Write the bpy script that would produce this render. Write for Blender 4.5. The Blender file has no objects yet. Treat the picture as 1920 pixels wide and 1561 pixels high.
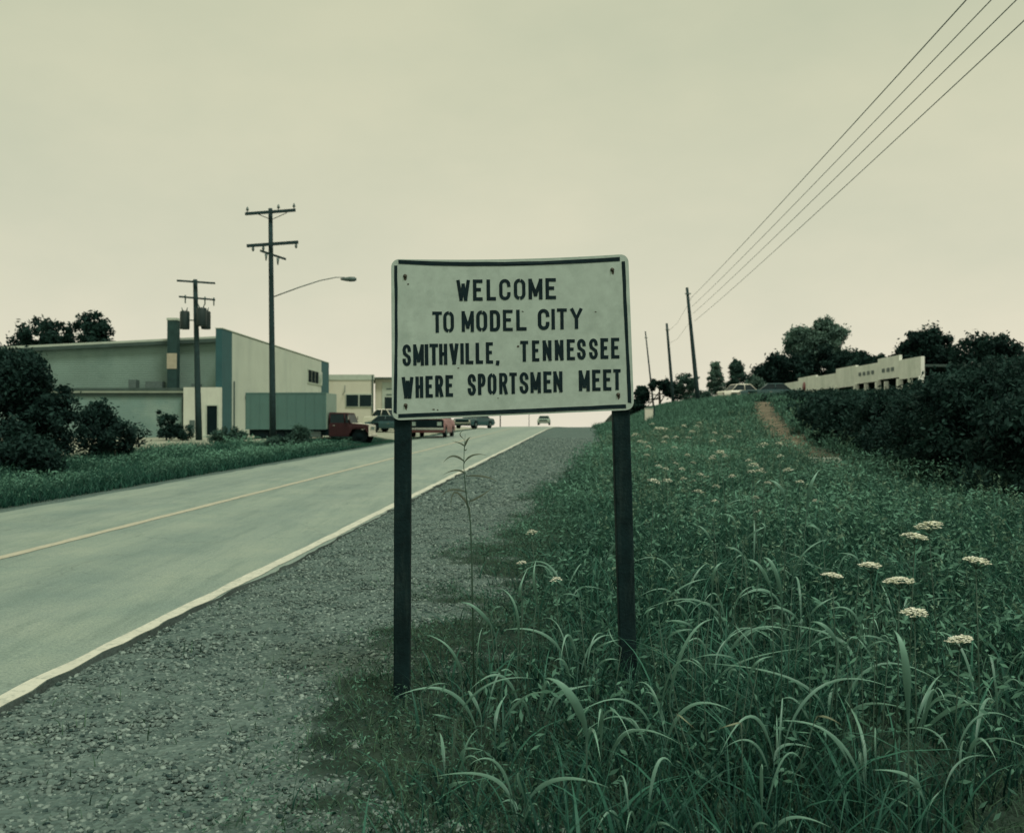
import bpy, math, random
import numpy as np
from mathutils import Vector, Matrix, Quaternion
R = math.radians
random.seed(7); rng = np.random.default_rng(7)
SC = bpy.context.scene
COL = SC.collection

# ------------------------------------------------------------------ camera
FPX, CX, CY, HOR = 1872.0, 960.0, 780.5, 798.0
CAMZ = 1.70
PITCH = math.atan((HOR - CY) / FPX)
cd = bpy.data.cameras.new('camera'); cam = bpy.data.objects.new('camera', cd); COL.objects.link(cam)
cam.location = (0, 0, CAMZ); cam.rotation_euler = (math.pi / 2 + PITCH, 0, 0)
cd.sensor_width = 36; cd.lens = 36 * FPX / 1920; cd.clip_start = 0.05; cd.clip_end = 6000
cd.dof.use_dof = True; cd.dof.focus_distance = 6.0; cd.dof.aperture_fstop = 3.6
SC.camera = cam

# ------------------------------------------------------------------ world, sun, exposure
SUN_EL, SUN_AZ = R(58), R(140)           # azimuth clockwise from +Y: behind the camera, to the right
w = bpy.data.worlds.new('World'); SC.world = w; w.use_nodes = True
nt = w.node_tree; nt.nodes.clear(); N = nt.nodes.new; K = nt.links.new
out = N('ShaderNodeOutputWorld'); mixs = N('ShaderNodeMixShader')
bg1 = N('ShaderNodeBackground'); bg2 = N('ShaderNodeBackground')
sky = N('ShaderNodeTexSky'); sky.sky_type = 'NISHITA'; sky.sun_disc = False
sky.sun_elevation = SUN_EL; sky.sun_rotation = SUN_AZ; sky.dust_density = 4.0
K(sky.outputs[0], bg1.inputs[0]); bg1.inputs[1].default_value = 0.06
tc = N('ShaderNodeTexCoord'); sep = N('ShaderNodeSeparateXYZ'); K(tc.outputs['Generated'], sep.inputs[0])
rp = N('ShaderNodeValToRGB'); e = rp.color_ramp.elements
e[0].position = 0.0; e[0].color = (0.80, 0.75, 0.625, 1); e[1].position = 0.5; e[1].color = (0.55, 0.575, 0.415, 1)
x = e.new(0.14); x.color = (0.68, 0.67, 0.53, 1); x = e.new(0.30); x.color = (0.61, 0.62, 0.465, 1)
K(sep.outputs['Z'], rp.inputs[0])
mp = N('ShaderNodeMapping'); mp.inputs['Scale'].default_value = (1.6, 1.6, 3.2); K(tc.outputs['Generated'], mp.inputs[0])
ns = N('ShaderNodeTexNoise'); ns.inputs['Scale'].default_value = 2.2; ns.inputs['Detail'].default_value = 5; ns.inputs['Roughness'].default_value = .55
K(mp.outputs[0], ns.inputs[0])
r2 = N('ShaderNodeValToRGB'); e = r2.color_ramp.elements
e[0].position = .32; e[0].color = (0.93, 0.95, 0.92, 1); e[1].position = .68; e[1].color = (1.06, 1.04, 1.0, 1)
K(ns.outputs[0], r2.inputs[0])
mm = N('ShaderNodeMix'); mm.data_type = 'RGBA'; mm.blend_type = 'MULTIPLY'; mm.inputs[0].default_value = 1
K(rp.outputs[0], mm.inputs[6]); K(r2.outputs[0], mm.inputs[7]); K(mm.outputs[2], bg2.inputs[0]); bg2.inputs[1].default_value = 1.05
mixs.inputs[0].default_value = .93; K(bg1.outputs[0], mixs.inputs[1]); K(bg2.outputs[0], mixs.inputs[2]); K(mixs.outputs[0], out.inputs[0])
sd = bpy.data.lights.new('sun', 'SUN'); sd.energy = 1.8; sd.angle = R(16); sd.color = (1.0, .97, .86)
so = bpy.data.objects.new('sun', sd); COL.objects.link(so)
tosun = Vector((math.sin(SUN_AZ) * math.cos(SUN_EL), math.cos(SUN_AZ) * math.cos(SUN_EL), math.sin(SUN_EL)))
so.rotation_euler = tosun.to_track_quat('Z', 'Y').to_euler(); so.location = (0, 0, 60)
vs = SC.view_settings; vs.view_transform = 'Standard'; vs.look = 'None'; vs.exposure = 0; vs.gamma = 1; vs.use_curve_mapping = False

# ------------------------------------------------------------------ helpers
def P(px, py, d):
    "the point at depth d (metres along +Y) on the line of sight through photograph pixel (px, py)"
    f = Vector((0, math.cos(PITCH), math.sin(PITCH))); up = Vector((0, -math.sin(PITCH), math.cos(PITCH)))
    v = f * FPX + Vector((1, 0, 0)) * (px - CX) + up * (CY - py)
    return Vector((0, 0, CAMZ)) + v * (d / v.y)

TH = R(4.28)
def uv(x, y): return x * math.sin(TH) + y * math.cos(TH), x * math.cos(TH) - y * math.sin(TH)
def xy(u, v): return u * math.sin(TH) + v * math.cos(TH), u * math.cos(TH) - v * math.sin(TH)
def ss(t, a, b):
    t = np.clip((np.asarray(t, float) - a) / (b - a), 0, 1); return t * t * (3 - 2 * t)
def prof(u):
    u = np.asarray(u, float)
    return .0166 * u - .00021 * np.clip(u - 75, 0, 150) ** 2 - .0464 * np.clip(u - 225, 0, 60)
def vn(x, y, s=0):
    x = np.asarray(x, float); y = np.asarray(y, float)
    xi = np.floor(x); yi = np.floor(y); fx = x - xi; fy = y - yi
    fx = fx * fx * (3 - 2 * fx); fy = fy * fy * (3 - 2 * fy)
    def h(a, b): return np.modf(np.abs(np.sin(a * 127.1 + b * 311.7 + s * 74.7) * 43758.5453))[0]
    return (h(xi, yi) * (1 - fx) + h(xi + 1, yi) * fx) * (1 - fy) + (h(xi, yi + 1) * (1 - fx) + h(xi + 1, yi + 1) * fx) * fy
VR, VC, VL = -3.36, -6.50, -9.55          # right edge, centre and left edge of the road
def H(x, y):
    u, v = uv(np.asarray(x, float), np.asarray(y, float))
    p = prof(u); lin = .0166 * np.clip(u, -50, 400)
    k = ss(v, 1.5, 10)
    z = p * (1 - k) + lin * k
    z = z + 2.3 * ss(v, 1.0, 11) * ss(u, 14, 70) + .5 * ss(v, 9, 30) * ss(u, 20, 80)
    z = z - .28 * np.exp(-((v + 12.3) / 1.2) ** 2)
    z = z + (vn(x * .7, y * .7, 3) - .5) * .10 * (ss(v, -1.5, 1.5) + ss(-v, 10.5, 12))
    inroad = ss(v, VL - .25, VL) * (1 - ss(v, VR - .02, VR + .12))
    z = z - .05 * inroad - .03 * (1 - inroad)
    z = z + .040 * (1 - inroad) * (1 - ss(v, VR + .3, VR + 1.2)) * ss(v, VR, VR + .12) * np.maximum(1 - ss(u, 7.5, 12), .8 * vn(u * .5, v * 0, 4))
    return z
def Hs(x, y): return float(H(x, y))

def new_mat(name): 
    m = bpy.data.materials.new(name); m.use_nodes = True; return m, m.node_tree, m.node_tree.nodes['Principled BSDF']
def mat(name, c, rough=.7, var=.18, scale=3., metal=0., bump=0., bscale=40., dirt=None, dscale=1.2, damt=.5, spec=.4, streak=False):
    m, t, b = new_mat(name); L = t.links.new
    b.inputs['Roughness'].default_value = rough; b.inputs['Metallic'].default_value = metal
    b.inputs['Specular IOR Level'].default_value = spec
    tcn = t.nodes.new('ShaderNodeTexCoord'); n = t.nodes.new('ShaderNodeTexNoise')
    n.inputs['Scale'].default_value = scale; n.inputs['Detail'].default_value = 6; n.inputs['Roughness'].default_value = .65
    L(tcn.outputs['Object'], n.inputs[0])
    r = t.nodes.new('ShaderNodeValToRGB'); r.color_ramp.elements[0].position = .3; r.color_ramp.elements[1].position = .7
    r.color_ramp.elements[0].color = tuple(q * (1 - var) for q in c) + (1,)
    r.color_ramp.elements[1].color = tuple(min(1, q * (1 + var)) for q in c) + (1,)
    L(n.outputs[0], r.inputs[0]); col = r.outputs[0]
    if dirt:
        mpn = t.nodes.new('ShaderNodeMapping'); mpn.inputs['Scale'].default_value = (1, 1, .15 if streak else 1)
        L(tcn.outputs['Object'], mpn.inputs[0])
        n2 = t.nodes.new('ShaderNodeTexNoise'); n2.inputs['Scale'].default_value = dscale; n2.inputs['Detail'].default_value = 8; n2.inputs['Roughness'].default_value = .7
        L(mpn.outputs[0], n2.inputs[0])
        q = t.nodes.new('ShaderNodeMapRange'); q.inputs[1].default_value = .5; q.inputs[2].default_value = .75; q.inputs[4].default_value = damt
        L(n2.outputs[0], q.inputs[0]); mx = t.nodes.new('ShaderNodeMix'); mx.data_type = 'RGBA'
        L(q.outputs[0], mx.inputs[0]); L(col, mx.inputs[6]); mx.inputs[7].default_value = tuple(dirt) + (1,); col = mx.outputs[2]
    L(col, b.inputs['Base Color'])
    if bump:
        n3 = t.nodes.new('ShaderNodeTexNoise'); n3.inputs['Scale'].default_value = bscale; n3.inputs['Detail'].default_value = 4
        L(tcn.outputs['Object'], n3.inputs[0]); bn = t.nodes.new('ShaderNodeBump'); bn.inputs['Strength'].default_value = bump; bn.inputs['Distance'].default_value = .02
        L(n3.outputs[0], bn.inputs['Height']); L(bn.outputs[0], b.inputs['Normal'])
    return m
def tint_mat(name, dark, light, rough=.55, spec=.35, transl=.0):
    m, t, b = new_mat(name); L = t.links.new
    a = t.nodes.new('ShaderNodeAttribute'); a.attribute_name = 'tint'
    r = t.nodes.new('ShaderNodeValToRGB'); r.color_ramp.elements[0].color = tuple(dark) + (1,); r.color_ramp.elements[1].color = tuple(light) + (1,)
    L(a.outputs['Fac'], r.inputs[0]); L(r.outputs[0], b.inputs['Base Color'])
    b.inputs['Roughness'].default_value = rough; b.inputs['Specular IOR Level'].default_value = spec
    if transl:
        tr = t.nodes.new('ShaderNodeBsdfTranslucent'); L(r.outputs[0], tr.inputs[0]); mx = t.nodes.new('ShaderNodeMixShader'); mx.inputs[0].default_value = transl
        o = [q for q in t.nodes if q.type == 'OUTPUT_MATERIAL'][0]
        L(b.outputs[0], mx.inputs[1]); L(tr.outputs[0], mx.inputs[2]); L(mx.outputs[0], o.inputs[0])
    return m

def props(o, label=None, cat=None, group=None, kind=None):
    if label: o['label'] = label
    if cat: o['category'] = cat
    if group: o['group'] = group
    if kind: o['kind'] = kind
    return o
def empty(name, loc, label, cat, group=None, rz=0.):
    o = bpy.data.objects.new(name, None); COL.objects.link(o); o.location = loc; o.rotation_euler = (0, 0, rz); o.empty_display_size = .3
    return props(o, label, cat, group)
def link(name, me, m, parent=None):
    me.materials.clear(); me.materials.append(m)
    o = bpy.data.objects.new(name, me); COL.objects.link(o)
    if parent is not None: o.parent = parent
    return o
def np_mesh(name, V, F, tint=None, smooth=False):
    "V (n,3) floats, F (m,k) ints: one fast mesh"
    me = bpy.data.meshes.new(name); V = np.ascontiguousarray(V, np.float32); F = np.ascontiguousarray(F, np.int32)
    me.vertices.add(len(V)); me.vertices.foreach_set('co', V.ravel())
    k = F.shape[1]; me.loops.add(F.size); me.loops.foreach_set('vertex_index', F.ravel())
    me.polygons.add(len(F)); me.polygons.foreach_set('loop_start', np.arange(0, F.size, k, dtype=np.int32))
    if smooth: me.polygons.foreach_set('use_smooth', np.ones(len(F), bool))
    me.update(calc_edges=True)
    if tint is not None:
        a = me.attributes.new('tint', 'FLOAT', 'POINT'); a.data.foreach_set('value', np.ascontiguousarray(tint, np.float32))
    return me
class MB:
    def __init__(s): s.v = []; s.f = []; s.sm = []
    def add(s, vs_, fs_, sm=False):
        k = len(s.v); s.v += [tuple(q) for q in vs_]; s.f += [tuple(i + k for i in f) for f in fs_]; s.sm += [sm] * len(fs_); return s
    def box(s, x0, x1, y0, y1, z0, z1):
        return s.add([(x0, y0, z0), (x1, y0, z0), (x1, y1, z0), (x0, y1, z0), (x0, y0, z1), (x1, y0, z1), (x1, y1, z1), (x0, y1, z1)],
                     [(0, 3, 2, 1), (4, 5, 6, 7), (0, 1, 5, 4), (1, 2, 6, 5), (2, 3, 7, 6), (3, 0, 4, 7)])
    def tube(s, pts, rad, n=8, cap=True):
        pts = [Vector(p) for p in pts]; rad = rad if isinstance(rad, (list, tuple)) else [rad] * len(pts)
        vv = []; ff = []
        for i, p in enumerate(pts):
            d = (pts[min(i + 1, len(pts) - 1)] - pts[max(i - 1, 0)]).normalized()
            a = d.cross(Vector((0, 0, 1)) if abs(d.z) < .9 else Vector((1, 0, 0))).normalized(); b = d.cross(a)
            for k in range(n):
                t = 2 * math.pi * k / n; vv.append(p + (a * math.cos(t) + b * math.sin(t)) * rad[i])
        for i in range(len(pts) - 1):
            for k in range(n): ff.append((i * n + k, i * n + (k + 1) % n, (i + 1) * n + (k + 1) % n, (i + 1) * n + k))
        if cap: ff.append(tuple(range(n - 1, -1, -1))); ff.append(tuple((len(pts) - 1) * n + k for k in range(n)))
        return s.add(vv, ff, True)
    def poly(s, pts, ext):
        "a polygon pushed along the vector ext into a slab"
        n = len(pts); e_ = Vector(ext); v2 = [Vector(p) for p in pts]
        return s.add(v2 + [p + e_ for p in v2], [tuple(range(n - 1, -1, -1)), tuple(range(n, 2 * n))] + [(i, (i + 1) % n, n + (i + 1) % n, n + i) for i in range(n)])
    def loft(s, rings, cap=True, sm=False):
        n = len(rings[0]); vv = [p for r_ in rings for p in r_]
        ff = [(i * n + k, i * n + (k + 1) % n, (i + 1) * n + (k + 1) % n, (i + 1) * n + k) for i in range(len(rings) - 1) for k in range(n)]
        if cap: ff += [tuple(range(n - 1, -1, -1)), tuple((len(rings) - 1) * n + k for k in range(n))]
        return s.add(vv, ff, sm)
    def mesh(s, name):
        me = bpy.data.meshes.new(name); me.from_pydata(s.v, [], s.f)
        me.polygons.foreach_set('use_smooth', s.sm); me.update(); 
        import bmesh
        b = bmesh.new(); b.from_mesh(me); bmesh.ops.recalc_face_normals(b, faces=b.faces); b.to_mesh(me); b.free(); return me
    def obj(s, name, m, parent=None, bevel=0):
        me = s.mesh(name); o = link(name, me, m, parent)
        if bevel:
            q = o.modifiers.new('bevel', 'BEVEL'); q.width = bevel; q.segments = 2; q.limit_method = 'ANGLE'
        return o

# ------------------------------------------------------------------ materials
def road_mat():
    m, t, b = new_mat('worn_asphalt'); L = t.links.new; b.inputs['Roughness'].default_value = .52; b.inputs['Specular IOR Level'].default_value = .5
    tcn = t.nodes.new('ShaderNodeTexCoord')
    def mapped(sc, rot=0.):
        q = t.nodes.new('ShaderNodeMapping'); q.inputs['Rotation'].default_value = (0, 0, rot); q.inputs['Scale'].default_value = sc; L(tcn.outputs['Object'], q.inputs[0]); return q.outputs[0]
    def noise(vec, s_, d=5, ro=.6):
        n = t.nodes.new('ShaderNodeTexNoise'); n.inputs['Scale'].default_value = s_; n.inputs['Detail'].default_value = d; n.inputs['Roughness'].default_value = ro; L(vec, n.inputs[0]); return n.outputs[0]
    def ramp(f, stops):
        q = t.nodes.new('ShaderNodeValToRGB'); e_ = q.color_ramp.elements
        e_[0].position, e_[0].color = stops[0][0], stops[0][1] + (1,); e_[1].position, e_[1].color = stops[-1][0], stops[-1][1] + (1,)
        for p_, c_ in stops[1:-1]: x_ = e_.new(p_); x_.color = c_ + (1,)
        L(f, q.inputs[0]); return q.outputs[0]
    def mul(a, c_, f=1.):
        q = t.nodes.new('ShaderNodeMix'); q.data_type = 'RGBA'; q.blend_type = 'MULTIPLY'; q.inputs[0].default_value = f; L(a, q.inputs[6]); L(c_, q.inputs[7]); return q.outputs[2]
    rv = mapped((1, 1, 1), 4.28 * math.pi / 180)               # x is now the distance across the road
    base_ = ramp(noise(tcn.outputs['Object'], 1.1), [(.3, (.185, .27, .252)), (.7, (.265, .34, .30))])
    sepn = t.nodes.new('ShaderNodeSeparateXYZ'); L(rv, sepn.inputs[0]); mr = t.nodes.new('ShaderNodeMapRange'); mr.inputs[1].default_value = -9.6; mr.inputs[2].default_value = -3.3; L(sepn.outputs['X'], mr.inputs[0])
    w_, k_ = (1.0, 1.0, .98), (.84, .88, .87)
    tracks = ramp(mr.outputs[0], [(0, k_), (.09, (1.06, 1.05, 1.0)), (.17, k_), (.25, (.80, .85, .85)), (.34, w_), (.41, (1.08, 1.06, 1.0)), (.50, k_), (.60, (1.06, 1.05, 1.0)), (.68, k_), (.75, (.78, .84, .84)), (.83, w_), (.90, (1.08, 1.06, 1.0)), (1, (.82, .87, .86))])
    c_ = mul(base_, tracks, .8)
    c_ = mul(c_, ramp(noise(tcn.outputs['Object'], 55, 3, .8), [(.35, (.62, .68, .68)), (.52, (1, 1, 1)), (.68, (1.35, 1.3, 1.22))]))
    q = mapped((3.5, .35, 1), 4.28 * math.pi / 180); c_ = mul(c_, ramp(noise(q, 1.6, 6, .7), [(.36, (.74, .80, .80)), (.5, (1, 1, 1)), (.7, (1.1, 1.08, 1.04))]), .8)
    vo = t.nodes.new('ShaderNodeTexVoronoi'); vo.feature = 'DISTANCE_TO_EDGE'; vo.inputs['Scale'].default_value = .35
    n2 = t.nodes.new('ShaderNodeTexNoise'); n2.inputs['Scale'].default_value = 2; n2.inputs['Detail'].default_value = 6; L(tcn.outputs['Object'], n2.inputs[0])
    va = t.nodes.new('ShaderNodeVectorMath'); va.operation = 'ADD'; L(n2.outputs['Color'], va.inputs[0]); L(tcn.outputs['Object'], va.inputs[1]); L(va.outputs[0], vo.inputs[0])
    c_ = mul(c_, ramp(vo.outputs[0], [(0, (.55, .6, .6)), (.006, (1, 1, 1)), (1, (1, 1, 1))]), .7)
    L(c_, b.inputs['Base Color'])
    bn = t.nodes.new('ShaderNodeBump'); bn.inputs['Strength'].default_value = .5; bn.inputs['Distance'].default_value = .01; L(noise(tcn.outputs['Object'], 90, 3, .8), bn.inputs['Height']); L(bn.outputs[0], b.inputs['Normal']); return m
M_road = road_mat()
def marking(name, c):
    m = mat(name, c, .8, .10, 6, dirt=(.24, .30, .26), dscale=14, damt=1.0, bump=.4, bscale=90); return m
M_white = marking('worn_white_paint', (.60, .62, .53)); M_yel = marking('worn_yellow_paint', (.46, .45, .35))
M_edge = mat('broken_asphalt_edge', (.05, .075, .07), .9, .3, 20, bump=.6, bscale=60)
M_stone = tint_mat('gravel_stone', (.015, .042, .042), (.29, .38, .345), .85, .2)
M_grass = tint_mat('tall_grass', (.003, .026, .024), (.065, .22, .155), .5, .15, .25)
M_short = tint_mat('short_grass', (.008, .040, .030), (.095, .20, .115), .6, .3, .2)
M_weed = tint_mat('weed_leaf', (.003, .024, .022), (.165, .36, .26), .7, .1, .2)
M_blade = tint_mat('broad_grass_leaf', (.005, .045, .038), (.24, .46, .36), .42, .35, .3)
M_dry = mat('dry_grass_leaf', (.20, .235, .155), .7, .3, 8)
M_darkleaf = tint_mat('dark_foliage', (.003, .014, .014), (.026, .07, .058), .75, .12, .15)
M_midleaf = tint_mat('mid_foliage', (.012, .040, .036), (.075, .16, .125), .7, .2, .2)
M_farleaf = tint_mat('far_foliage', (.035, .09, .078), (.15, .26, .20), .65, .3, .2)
M_flower = mat('cream_florets', (.84, .86, .74), .8, .1, 60)
M_bark = mat('bark', (.04, .045, .035), .9, .3, 12, bump=.6)
M_pole = mat('tarred_pole_wood', (.014, .040, .042), .9, .3, 6, bump=.4, bscale=30)
M_post = mat('creosoted_post', (.006, .019, .021), .9, .4, 9, bump=.25, bscale=60, dirt=(.026, .048, .046), dscale=22, damt=.7, streak=True, spec=.12)
M_panel = mat('weathered_white_sign', (.385, .49, .435), .6, .10, 14, dirt=(.22, .30, .26), dscale=4.5, damt=.6, bump=.05, bscale=14)
M_black = mat('sign_black_paint', (.004, .017, .022), .7, .3, 20, dirt=(.02, .04, .04), dscale=30, damt=.5, spec=.15)
M_rust = mat('rusty_bolt', (.06, .06, .045), .8, .5, 40)
M_rim = mat('sign_bare_edge', (.46, .54, .46), .45, .12, 6)
M_metal = mat('grey_metal', (.10, .15, .14), .5, .2, 8, metal=.3)
M_darkmetal = mat('dark_transformer_can', (.012, .03, .03), .5, .3, 5)
M_wire = mat('power_wire', (.10, .16, .13), .6, .1, 3)
M_cream = mat('cream_block_wall', (.47, .535, .46), .85, .07, .5, dirt=(.34, .41, .36), dscale=.5, damt=.6, bump=.2, bscale=8, streak=True)
M_cream2 = mat('cream_painted_wall', (.58, .59, .48), .85, .06, .6, dirt=(.48, .48, .36), dscale=.6, damt=.5, streak=True)
M_teal = mat('teal_painted_wall', (.028, .10, .108), .85, .12, .6, dirt=(.022, .075, .082), dscale=.7, damt=.6)
def siding(name, c, dirt, sp):
    "painted wall with fine horizontal joints"
    m = mat(name, c, .8, .12, .4, dirt=dirt, dscale=.35, damt=.75); t = m.node_tree; b = t.nodes['Principled BSDF']; L = t.links.new
    tcn = t.nodes.new('ShaderNodeTexCoord'); wv = t.nodes.new('ShaderNodeTexWave'); wv.bands_direction = 'Z'; wv.inputs['Scale'].default_value = sp; wv.inputs['Distortion'].default_value = .3
    L(tcn.outputs['Object'], wv.inputs[0]); bn = t.nodes.new('ShaderNodeBump'); bn.inputs['Strength'].default_value = .5; bn.inputs['Distance'].default_value = .03
    L(wv.outputs[0], bn.inputs['Height']); L(bn.outputs[0], b.inputs['Normal']); return m
M_side = siding('weathered_green_siding', (.185, .285, .245), (.11, .20, .175), 2.6)
M_annex = siding('pale_green_block', (.17, .28, .255), (.28, .38, .33), 2.6)
M_roof = mat('dark_roofing', (.05, .085, .075), .9, .25, 1.5)
M_trim = mat('pale_trim', (.42, .50, .42), .7, .1, 2)
M_glass = mat('dark_window_glass', (.008, .022, .025), .4, .2, 2, spec=.2)
M_paleglass = mat('pale_window_glass', (.22, .30, .25), .2, .5, 1.5, spec=.6)
M_dark = mat('dark_interior', (.006, .015, .017), .95, .2, 2, spec=.05)
M_brick = mat('sooty_chimney', (.03, .065, .062), .9, .25, 2, bump=.3, bscale=10, spec=.1)
M_pinkb = mat('pale_brick_patch', (.40, .38, .28), .9, .15, 3)
M_whitewall = mat('whitewashed_block', (.58, .63, .54), .85, .06, 1.5, dirt=(.40, .46, .39), dscale=1.2, damt=.6, streak=True)
M_seed = tint_mat('seed_stalk', (.03, .085, .06), (.21, .33, .235), .8, .1, .1)
M_box = mat('teal_truck_body', (.075, .165, .15), .5, .08, .8, dirt=(.06, .155, .145), dscale=.7, damt=.6)
M_boxf = mat('pale_truck_bulkhead', (.23, .34, .28), .5, .08, 1)
M_red = mat('dull_red_paint', (.030, .009, .011), .65, .12, 2, dirt=(.06, .02, .02), dscale=2, damt=.4, spec=.3)
M_pink = mat('faded_red_paint', (.25, .085, .085), .35, .12, 2, spec=.6)
M_whitep_glare = mat('white_paint_and_hood_glare', (.74, .74, .62), .35, .04, 2, spec=.6)  # white paint; on the two hoods it stands for reflected sky
M_tealp = mat('dark_teal_vehicle_paint', (.02, .07, .075), .3, .1, 2, spec=.6)
M_chrome = mat('dull_chrome', (.5, .54, .48), .25, .05, 3, metal=.8)
M_tyre = mat('tyre_rubber', (.006, .013, .015), .95, .2, 10, spec=.1)
M_lamp = mat('headlamp_glass', (.6, .62, .5), .15, .05, 3, spec=.7)
M_motel = mat('white_boarded_parapet', (.82, .86, .78), .8, .1, 1.5, dirt=(.50, .58, .49), dscale=.9, damt=.7, streak=True)

# ground: masks are stored on the vertices
def ground_mat():
    m, t, b = new_mat('roadside_ground'); L = t.links.new; b.inputs['Roughness'].default_value = .95; b.inputs['Specular IOR Level'].default_value = .15
    tcn = t.nodes.new('ShaderNodeTexCoord')
    def noise(s, d=6, r_=.65):
        n = t.nodes.new('ShaderNodeTexNoise'); n.inputs['Scale'].default_value = s; n.inputs['Detail'].default_value = d; n.inputs['Roughness'].default_value = r_
        L(tcn.outputs['Object'], n.inputs[0]); return n.outputs[0]
    def ramp(f, c0, c1, p0=.35, p1=.65):
        r = t.nodes.new('ShaderNodeValToRGB'); r.color_ramp.elements[0].position = p0; r.color_ramp.elements[1].position = p1
        r.color_ramp.elements[0].color = tuple(c0) + (1,); r.color_ramp.elements[1].color = tuple(c1) + (1,); L(f, r.inputs[0]); return r.outputs[0]
    def attr(n): a = t.nodes.new('ShaderNodeAttribute'); a.attribute_name = n; return a.outputs['Fac']
    def mix(f, a, c):
        q = t.nodes.new('ShaderNodeMix'); q.data_type = 'RGBA'; L(f, q.inputs[0]); L(a, q.inputs[6]); L(c, q.inputs[7]); return q.outputs[2]
    soil = ramp(noise(2.5), (.012, .030, .024), (.035, .062, .046))
    vor = t.nodes.new('ShaderNodeTexVoronoi'); vor.inputs['Scale'].default_value = 32; L(tcn.outputs['Object'], vor.inputs[0])
    g1 = ramp(vor.outputs['Color'], (.03, .062, .06), (.17, .245, .225), .1, .9)
    g2 = ramp(noise(1.2), (.07, .115, .108), (.14, .20, .185))
    q = t.nodes.new('ShaderNodeMix'); q.data_type = 'RGBA'; q.inputs[0].default_value = .5; L(g1, q.inputs[6]); L(g2, q.inputs[7]); grav = q.outputs[2]
    clay = ramp(noise(1.5), (.10, .095, .07), (.25, .215, .155)); lot = ramp(noise(.5), (.26, .30, .24), (.40, .42, .33))
    c = mix(attr('gravel'), soil, grav); c = mix(attr('clay'), c, clay); c = mix(attr('lot'), c, lot); L(c, b.inputs['Base Color'])
    bn = t.nodes.new('ShaderNodeBump'); bn.inputs['Strength'].default_value = .9; bn.inputs['Distance'].default_value = .02
    L(vor.outputs['Distance'], bn.inputs['Height']); L(bn.outputs[0], b.inputs['Normal']); return m
M_ground = ground_mat()
CLAY = [(8.2, 24), (8.8, 28), (9.5, 33), (10.8, 41), (12.6, 50), (15.5, 62)]
def clay_d(x, y):
    d = np.full(np.shape(x), 1e3)
    for (ax, ay), (bx, by) in zip(CLAY[:-1], CLAY[1:]):
        t = np.clip(((x - ax) * (bx - ax) + (y - ay) * (by - ay)) / ((bx - ax) ** 2 + (by - ay) ** 2), 0, 1)
        d = np.minimum(d, np.hypot(x - ax - t * (bx - ax), y - ay - t * (by - ay)))
    return d
def gravel_edge(u): return -1.35 + 2.4 * ss(u, 3, 60)
def masks(x, y):
    u, v = uv(x, y); nz = vn(x * 1.3, y * 1.3, 5) * .9 + vn(x * 5, y * 5, 6) * .5 - .7
    g = (1 - ss(v + nz * 1.4, gravel_edge(u) - .25, gravel_edge(u) + .25)) * ss(v, VL - 1.0, VL - .5)
    c = 1 - ss(clay_d(x, y) + nz * .7, .25, .85)
    c = np.maximum(c, (1 - ss(np.hypot((x + 13.6) / 2.2, (y - 40) / 3) + nz, .6, 1.1)) * .8)
    l = ss(-v + nz, 15.4, 16.2) * ss(u, 32, 38) * (1 - ss(u, 150, 170)) + ss(-v + nz, 10.5, 11.2) * ss(u + nz * 2, 62, 66) * (1 - ss(u, 150, 170))
    return np.clip(g, 0, 1), np.clip(c, 0, 1), np.clip(l, 0, 1)

# ------------------------------------------------------------------ ground sheet
def graded(lo, hi, n, c, k):
    a = math.asinh((lo - c) / k); b = math.asinh((hi - c) / k); return c + k * np.sinh(np.linspace(a, b, n))
gx = graded(-2500, 2500, 520, 0, 4.5); gy = graded(-60, 3500, 620, 5, 5.5)
X, Y = np.meshgrid(gx, gy); Z = H(X, Y)
far = ss(np.hypot(X, Y), 250, 800); Z = Z * (1 - far) + (-9.0) * far
Z = Z + (vn(X * 9, Y * 9, 1) - .5) * .025 * (np.hypot(X, Y) < 30)
V = np.stack([X, Y, Z], -1).reshape(-1, 3); nx = len(gx)
i0 = (np.arange(len(gy) - 1)[:, None] * nx + np.arange(nx - 1)[None]).ravel()
me = np_mesh('ground', V, np.stack([i0, i0 + 1, i0 + 1 + nx, i0 + nx], 1), smooth=True)
g, c, l = masks(X, Y)
for nm, a in (('gravel', g), ('clay', c), ('lot', l)):
    at = me.attributes.new(nm, 'FLOAT', 'POINT'); at.data.foreach_set('value', a.ravel().astype(np.float32))
props(link('ground', me, M_ground), kind='structure')

# ------------------------------------------------------------------ road with its ragged broken edge
us = np.concatenate([np.arange(-12, 30, .12), np.arange(30, 120, .8), np.arange(120, 300, 4)])
redge = VR + .07 + (vn(us * 1.1, us * 0, 8) - .5) * .10 + (vn(us * 4, us * 0, 9) - .5) * .05
ledge = VL + (vn(us * 1.3, us * 0, 10) - .5) * .14
T = np.linspace(0, 1, 9)
rows = []
for k in T: rows.append((us, ledge + (redge - ledge) * k))
U = np.stack([r_[0] for r_ in rows], 1); W = np.stack([r_[1] for r_ in rows], 1)
xx, yy = xy(U, W); zz = prof(U) + .012 + .035 * (1 - ((W - VC) / 3.3) ** 2)
n, k = U.shape; V = np.stack([xx, yy, zz], -1).reshape(-1, 3)
i0 = (np.arange(n - 1)[:, None] * k + np.arange(k - 1)[None]).ravel()
props(link('road', np_mesh('road', V, np.stack([i0, i0 + 1, i0 + 1 + k, i0 + k], 1), smooth=True), M_road), kind='structure')
x1, y1 = xy(us, redge); x2, y2 = xy(us, redge + .005 + vn(us * 3, us * 0, 2) * .05)
z1 = prof(us) + .012 + .035 * (1 - ((redge - VC) / 3.3) ** 2)
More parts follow.
